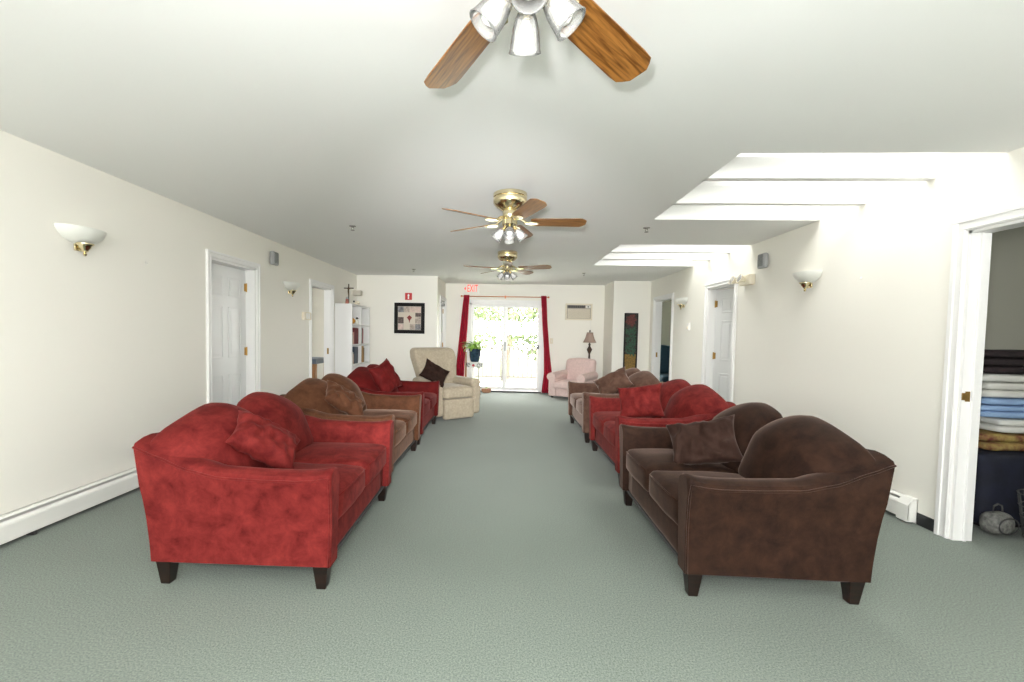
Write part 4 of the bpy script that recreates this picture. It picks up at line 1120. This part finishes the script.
# linen heap beyond the near right doorway
def folded(label, name, cat, m, x0, x1, y0, y1, z0, layers, lh, seed, group='folded linens on the draped chest'):
    rr = random.Random(seed); t = thing(name, label, cat, ((x0 + x1) / 2, (y0 + y1) / 2, z0), 0, group)
    for i in range(layers):
        bm = bmesh.new(); sx = (x1 - x0) + rr.uniform(-.07, .03); sy = (y1 - y0) + rr.uniform(-.03, .02)
        def fn(p, u, i=i): return Vector((p.x, p.y, p.z + .006 * noise.noise(Vector((p.x * 6 + seed, p.y * 5, i * .7)))))
        add_rbox(bm, (sx, sy, lh * .97), lh * .44, 10, (rr.uniform(-.015, .015), rr.uniform(-.012, .012), lh * (i + .5)), fn)
        obj('fold', bm, m, t, smooth=True)
    return t
t = thing('draped_chest', 'low chest draped in dark navy cloth in the room beyond the near right doorway', 'chest', (4.15, 3.62, 0))
M_NAVY = mat('navy_cloth', (.004, .006, .018), .8, var=.4, vscale=10); M_BLK = mat('black_cloth', (.014, .011, .013), .85, var=.5, vscale=12)
bm = bmesh.new(); add_rbox(bm, (1.7, .82, .50), .03, 10, (0, 0, .27), lambda p, u: Vector((p.x, p.y + .02 * math.sin(p.x * 18) * (1 - u[2]) * .5 * (u[1] < 0), p.z))); obj('drape', bm, M_NAVY, t, smooth=True)
obj('chest_body', box_bm((-.8, -.36, 0), (.8, .36, .06)), M_BLK, t)
folded('folded patchwork blanket in green, gold and red at the bottom of the linen heap', 'patterned_blanket', 'blanket', mat('patchwork', (.22, .17, .05), .8, var=.9, vscale=14, var2=(.12, .02, .015)), 3.36, 4.3, 3.28, 3.95, .525, 2, .06, 1)
folded('folded white sheets under the blue sheets in the linen heap', 'white_sheets', 'sheets', mat('white_cotton', (.74, .74, .70), .85), 3.50, 4.35, 3.30, 3.92, .65, 2, .05, 2)
folded('folded pale blue sheets in the middle of the linen heap', 'blue_sheets', 'sheets', mat('blue_cotton', (.28, .42, .66), .85), 3.36, 4.2, 3.29, 3.92, .755, 3, .045, 3)
folded('stack of folded white towels above the blue sheets', 'white_towels', 'towels', mat('white_terry', (.70, .70, .66), .9, bump=.3, bscale=150), 3.38, 4.1, 3.31, 3.92, .895, 3, .055, 4)
folded('folded black and maroon clothes topping the linen heap', 'dark_clothes', 'clothes', mat('maroon_black', (.018, .010, .012), .85, var=.9, vscale=8), 3.40, 4.3, 3.33, 3.95, 1.066, 3, .055, 5)
t = thing('grey_bag', 'grey rounded bag with a dark rim on the floor below the linen heap', 'bag', (3.31, 3.11, 0), .2); t.scale = (.68, .68, .85)
bm = bmesh.new(); add_rbox(bm, (.26, .18, .17), .075, 10, (0, 0, .10)); obj('body', bm, mat('bag_grey', (.16, .16, .15), .7, var=.5, vscale=30), t, smooth=True)
bm = bmesh.new(); add_tube(bm, [(.11 * math.cos(a), -.092 - .004 * math.cos(a), .10 + .062 * math.sin(a)) for a in [2 * PI * i / 24 for i in range(25)]], .006, 6); obj('rim', bm, M_SLOT, t)
bm = bmesh.new(); add_tube(bm, [(-.06, 0, .17), (-.05, 0, .235), (0, 0, .25), (.05, 0, .235), (.06, 0, .17)], .008, 6); obj('handle', bm, M_SLOT, t)
t = thing('mesh_basket', 'dark mesh basket on the floor beside the grey bag', 'basket', (3.545, 3.03, 0))
bm = bmesh.new()
for k in range(18):
    a = 2 * PI * k / 18; add_tube(bm, [(.11 * math.cos(a), .10 * math.sin(a), .01), (.15 * math.cos(a), .13 * math.sin(a), .30)], .003, 5)
for z in (.01, .08, .15, .22, .30):
    r_ = .11 + .04 * z / .3; add_tube(bm, [(r_ * math.cos(a), r_ * .9 * math.sin(a), z) for a in [2 * PI * i / 24 for i in range(25)]], .004, 5)
obj('wire_body', bm, mat('dark_wire', (.06, .06, .06), .5), t)
bm = bmesh.new(); add_rbox(bm, (.17, .15, .2), .06, 8, (0, 0, .13)); obj('liner', bm, M_BLK, t, smooth=True)

# ------------------------------------------------------------------ outside
M_DECK = mat('deck_boards', (.62, .60, .56), .8, var=.15, vscale=6, stretch=(1, 8, 1))
struct('floor_deck', box_bm((-4, YF + .16, -.16), (4, 12.6, -.02)), M_DECK)
struct('ground_lawn', box_bm((-30, 12.6, -1.2), (30, 45, -1.0)), mat('lawn_green', (.07, .11, .03), .9, var=.4, vscale=3))
t = thing('deck_railing', 'grey deck railing with posts and balusters beyond the glass door', 'railing', (0, 12.5, -.02))
M_STAIN = mat('grey_stained_wood', (.085, .078, .068), .85, var=.2, vscale=9)
obj('top_rail', box_bm((-3.5, -.06, .92), (3.5, .06, .97)), M_STAIN, t); obj('bottom_rail', box_bm((-3.5, -.03, .10), (3.5, .03, .15)), M_STAIN, t)
for k in range(5): obj('post', box_bm((-3.2 + k * 1.6 - .05, -.05, 0), (-3.2 + k * 1.6 + .05, .05, 1.05)), mat('weathered_post', (.05, .045, .04), .8), t)
for k in range(56): 
    x = -3.45 + k * .125; obj('baluster', box_bm((x - .018, -.02, .15), (x + .018, .02, .92)), M_STAIN, t)
def tree(label, x, y, h, r, seed, col):
    rr = random.Random(seed); t = thing('tree', label, 'tree', (x, y, -1.0), 0, 'trees beyond the deck')
    bm = bmesh.new(); add_tube(bm, [(0, 0, 0), (.1, 0, h * .3), (0, .1, h * .6), (.05, 0, h * .85)], [.16, .12, .08, .03], 8)
    for k in range(6):
        a = k * 1.1; z = h * (.35 + .08 * k); add_tube(bm, [(0, 0, z), (r * .5 * math.cos(a), r * .5 * math.sin(a), z + .5), (r * .8 * math.cos(a), r * .8 * math.sin(a), z + .8)], [.05, .03, .01], 6)
    obj('trunk', bm, mat('bark', (.16, .12, .09), .9), t)
    bm = bmesh.new()
    for k in range(1500):
        d_ = Vector((rr.gauss(0, 1), rr.gauss(0, 1), rr.gauss(0, 1))).normalized() * rr.random() ** .4
        p = Vector((d_.x * r, d_.y * r, h * .62 + d_.z * h * .42)); q = .10 + rr.random() * .10
        u = Vector((rr.gauss(0, 1), rr.gauss(0, 1), rr.gauss(0, 1))).normalized(); v_ = u.orthogonal().normalized()
        bm.faces.new([bm.verts.new(p + a_) for a_ in (u * q, v_ * q * .5, -u * q, -v_ * q * .5)])
    obj('crown', bm, mat('tree_leaf_%d' % seed, col, .7, var=.3, vscale=3), t)
tree('bright leafy tree seen through the left glass panel', -1.9, 19.5, 5.6, 1.9, 1, (.085, .115, .04))
tree('bright leafy tree seen through the middle of the glass door', .2, 23.5, 6.4, 2.2, 2, (.095, .125, .048))
tree('bright leafy tree seen through the right glass panel', 2.0, 18.5, 5.0, 1.9, 3, (.08, .11, .038))

# ------------------------------------------------------------------ light
wd = bpy.data.worlds.new('World'); sc.world = wd; wd.use_nodes = True
bg = wd.node_tree.nodes['Background']; bg.inputs['Color'].default_value = (1.0, 0.99, 0.965, 1); bg.inputs['Strength'].default_value = 13.0
def portal(name, loc, rot, sx, sy):
    li = bpy.data.lights.new(name, 'AREA'); li.shape = 'RECTANGLE'; li.size = sx; li.size_y = sy; li.energy = 1
    li.cycles.is_portal = True
    o = bpy.data.objects.new(name, li); COL.objects.link(o); o.location = loc; o.rotation_euler = rot
portal('skylight_portal', ((W1[0] + .62 + W1[2]) / 2, (W1[1] + W1[3]) / 2, WELLH + .10), (0, 0, 0), W1[2] - W1[0] - .62, W1[3] - W1[1])
portal('skylight_portal', ((W2[0] + .62 + W2[2]) / 2, (W2[1] + W2[3]) / 2, WELLH + .10), (0, 0, 0), W2[2] - W2[0] - .62, W2[3] - W2[1])
portal('door_portal', ((SD[0] + SD[1]) / 2, YF + .14, SD[2] / 2), (-PI / 2, 0, 0), SD[1] - SD[0], SD[2])
portal('window_portal', (0, YB - .14, (WB[2] + WB[3]) / 2), (PI / 2, 0, 0), WB[1] - WB[0], WB[3] - WB[2])
def point(name, loc, e, r=.06, col=(1, 1, 1)):
    li = bpy.data.lights.new(name, 'POINT'); li.energy = e; li.shadow_soft_size = r; li.color = col
    o = bpy.data.objects.new(name, li); COL.objects.link(o); o.location = loc; return o
point('camera_flash', (-.09, -.02, 1.43), 78, .05)
sp_ = bpy.data.lights.new('far_end_fill_beam', 'SPOT'); sp_.energy = 620; sp_.spot_size = math.radians(54); sp_.spot_blend = 1.0; sp_.shadow_soft_size = .05  # extra spot added at the flash to brighten the far end
o = bpy.data.objects.new('far_end_fill_beam', sp_); COL.objects.link(o); o.location = (-.09, -.02, 1.43); o.rotation_euler = (PI / 2 - .05, 0, 0)
li = bpy.data.lights.new('ceiling_fill', 'AREA'); li.shape = 'DISK'; li.size = .5; li.energy = 75; li.spread = 2.6  # unseen uplight added behind the camera to brighten the ceiling
o = bpy.data.objects.new('ceiling_fill', li); COL.objects.link(o); o.location = (0, -.9, 1.5); o.rotation_euler = (PI, 0, 0)
point('side_room_fill', (-4.4, 6.4, 2.1), 20, .1, (1, 1, 1))  # unseen fill lamp added to brighten the left side room
point('linen_room_fill', (4.6, 1.6, 2.2), 17, .1)  # added fill, out of view, for the linen heap
point('middle_room_fill', (4.6, 5.9, 2.1), 14, .1)  # added fill behind the ajar door
point('far_room_fill', (4.9, 8.2, 2.2), 2, .1)  # weak added fill for the room with the blue chair

# ------------------------------------------------------------------ camera (solved from the photograph's vanishing lines)
F, CX, CY = 447.985, 480.68, 353.79
yaw, pitch, roll = 0.0504614, -0.0433005, 0.0180718
cy_, sy_, cp, sp, cr, sr = math.cos(yaw), math.sin(yaw), math.cos(pitch), math.sin(pitch), math.cos(roll), math.sin(roll)
fwd = Vector((-sy_ * cp, cy_ * cp, sp)); r0 = Vector((cy_, sy_, 0)); u0 = r0.cross(fwd)
rt = r0 * cr + u0 * sr; up = -r0 * sr + u0 * cr
cam = bpy.data.cameras.new('Camera'); cam.sensor_width = 36; cam.lens = F / 1024 * 36
cam.shift_x = (512 - CX) / 1024; cam.shift_y = (CY - 341) / 1024; cam.clip_start = .02
co = bpy.data.objects.new('Camera', cam); COL.objects.link(co)
co.matrix_world = Matrix(((rt.x, up.x, -fwd.x, 0), (rt.y, up.y, -fwd.y, 0), (rt.z, up.z, -fwd.z, 1.27832), (0, 0, 0, 1)))
sc.camera = co
vs = sc.view_settings
vs.view_transform = 'Standard'; vs.look = 'None'; vs.gamma = 1; vs.exposure = 0.80; vs.use_curve_mapping = False
sc.cycles.max_bounces = 10; sc.cycles.diffuse_bounces = 6; sc.cycles.transparent_max_bounces = 12
sc.cycles.caustics_reflective = False; sc.cycles.caustics_refractive = False
sc.cycles.use_denoising = True
sc.cycles.sample_clamp_indirect = 6
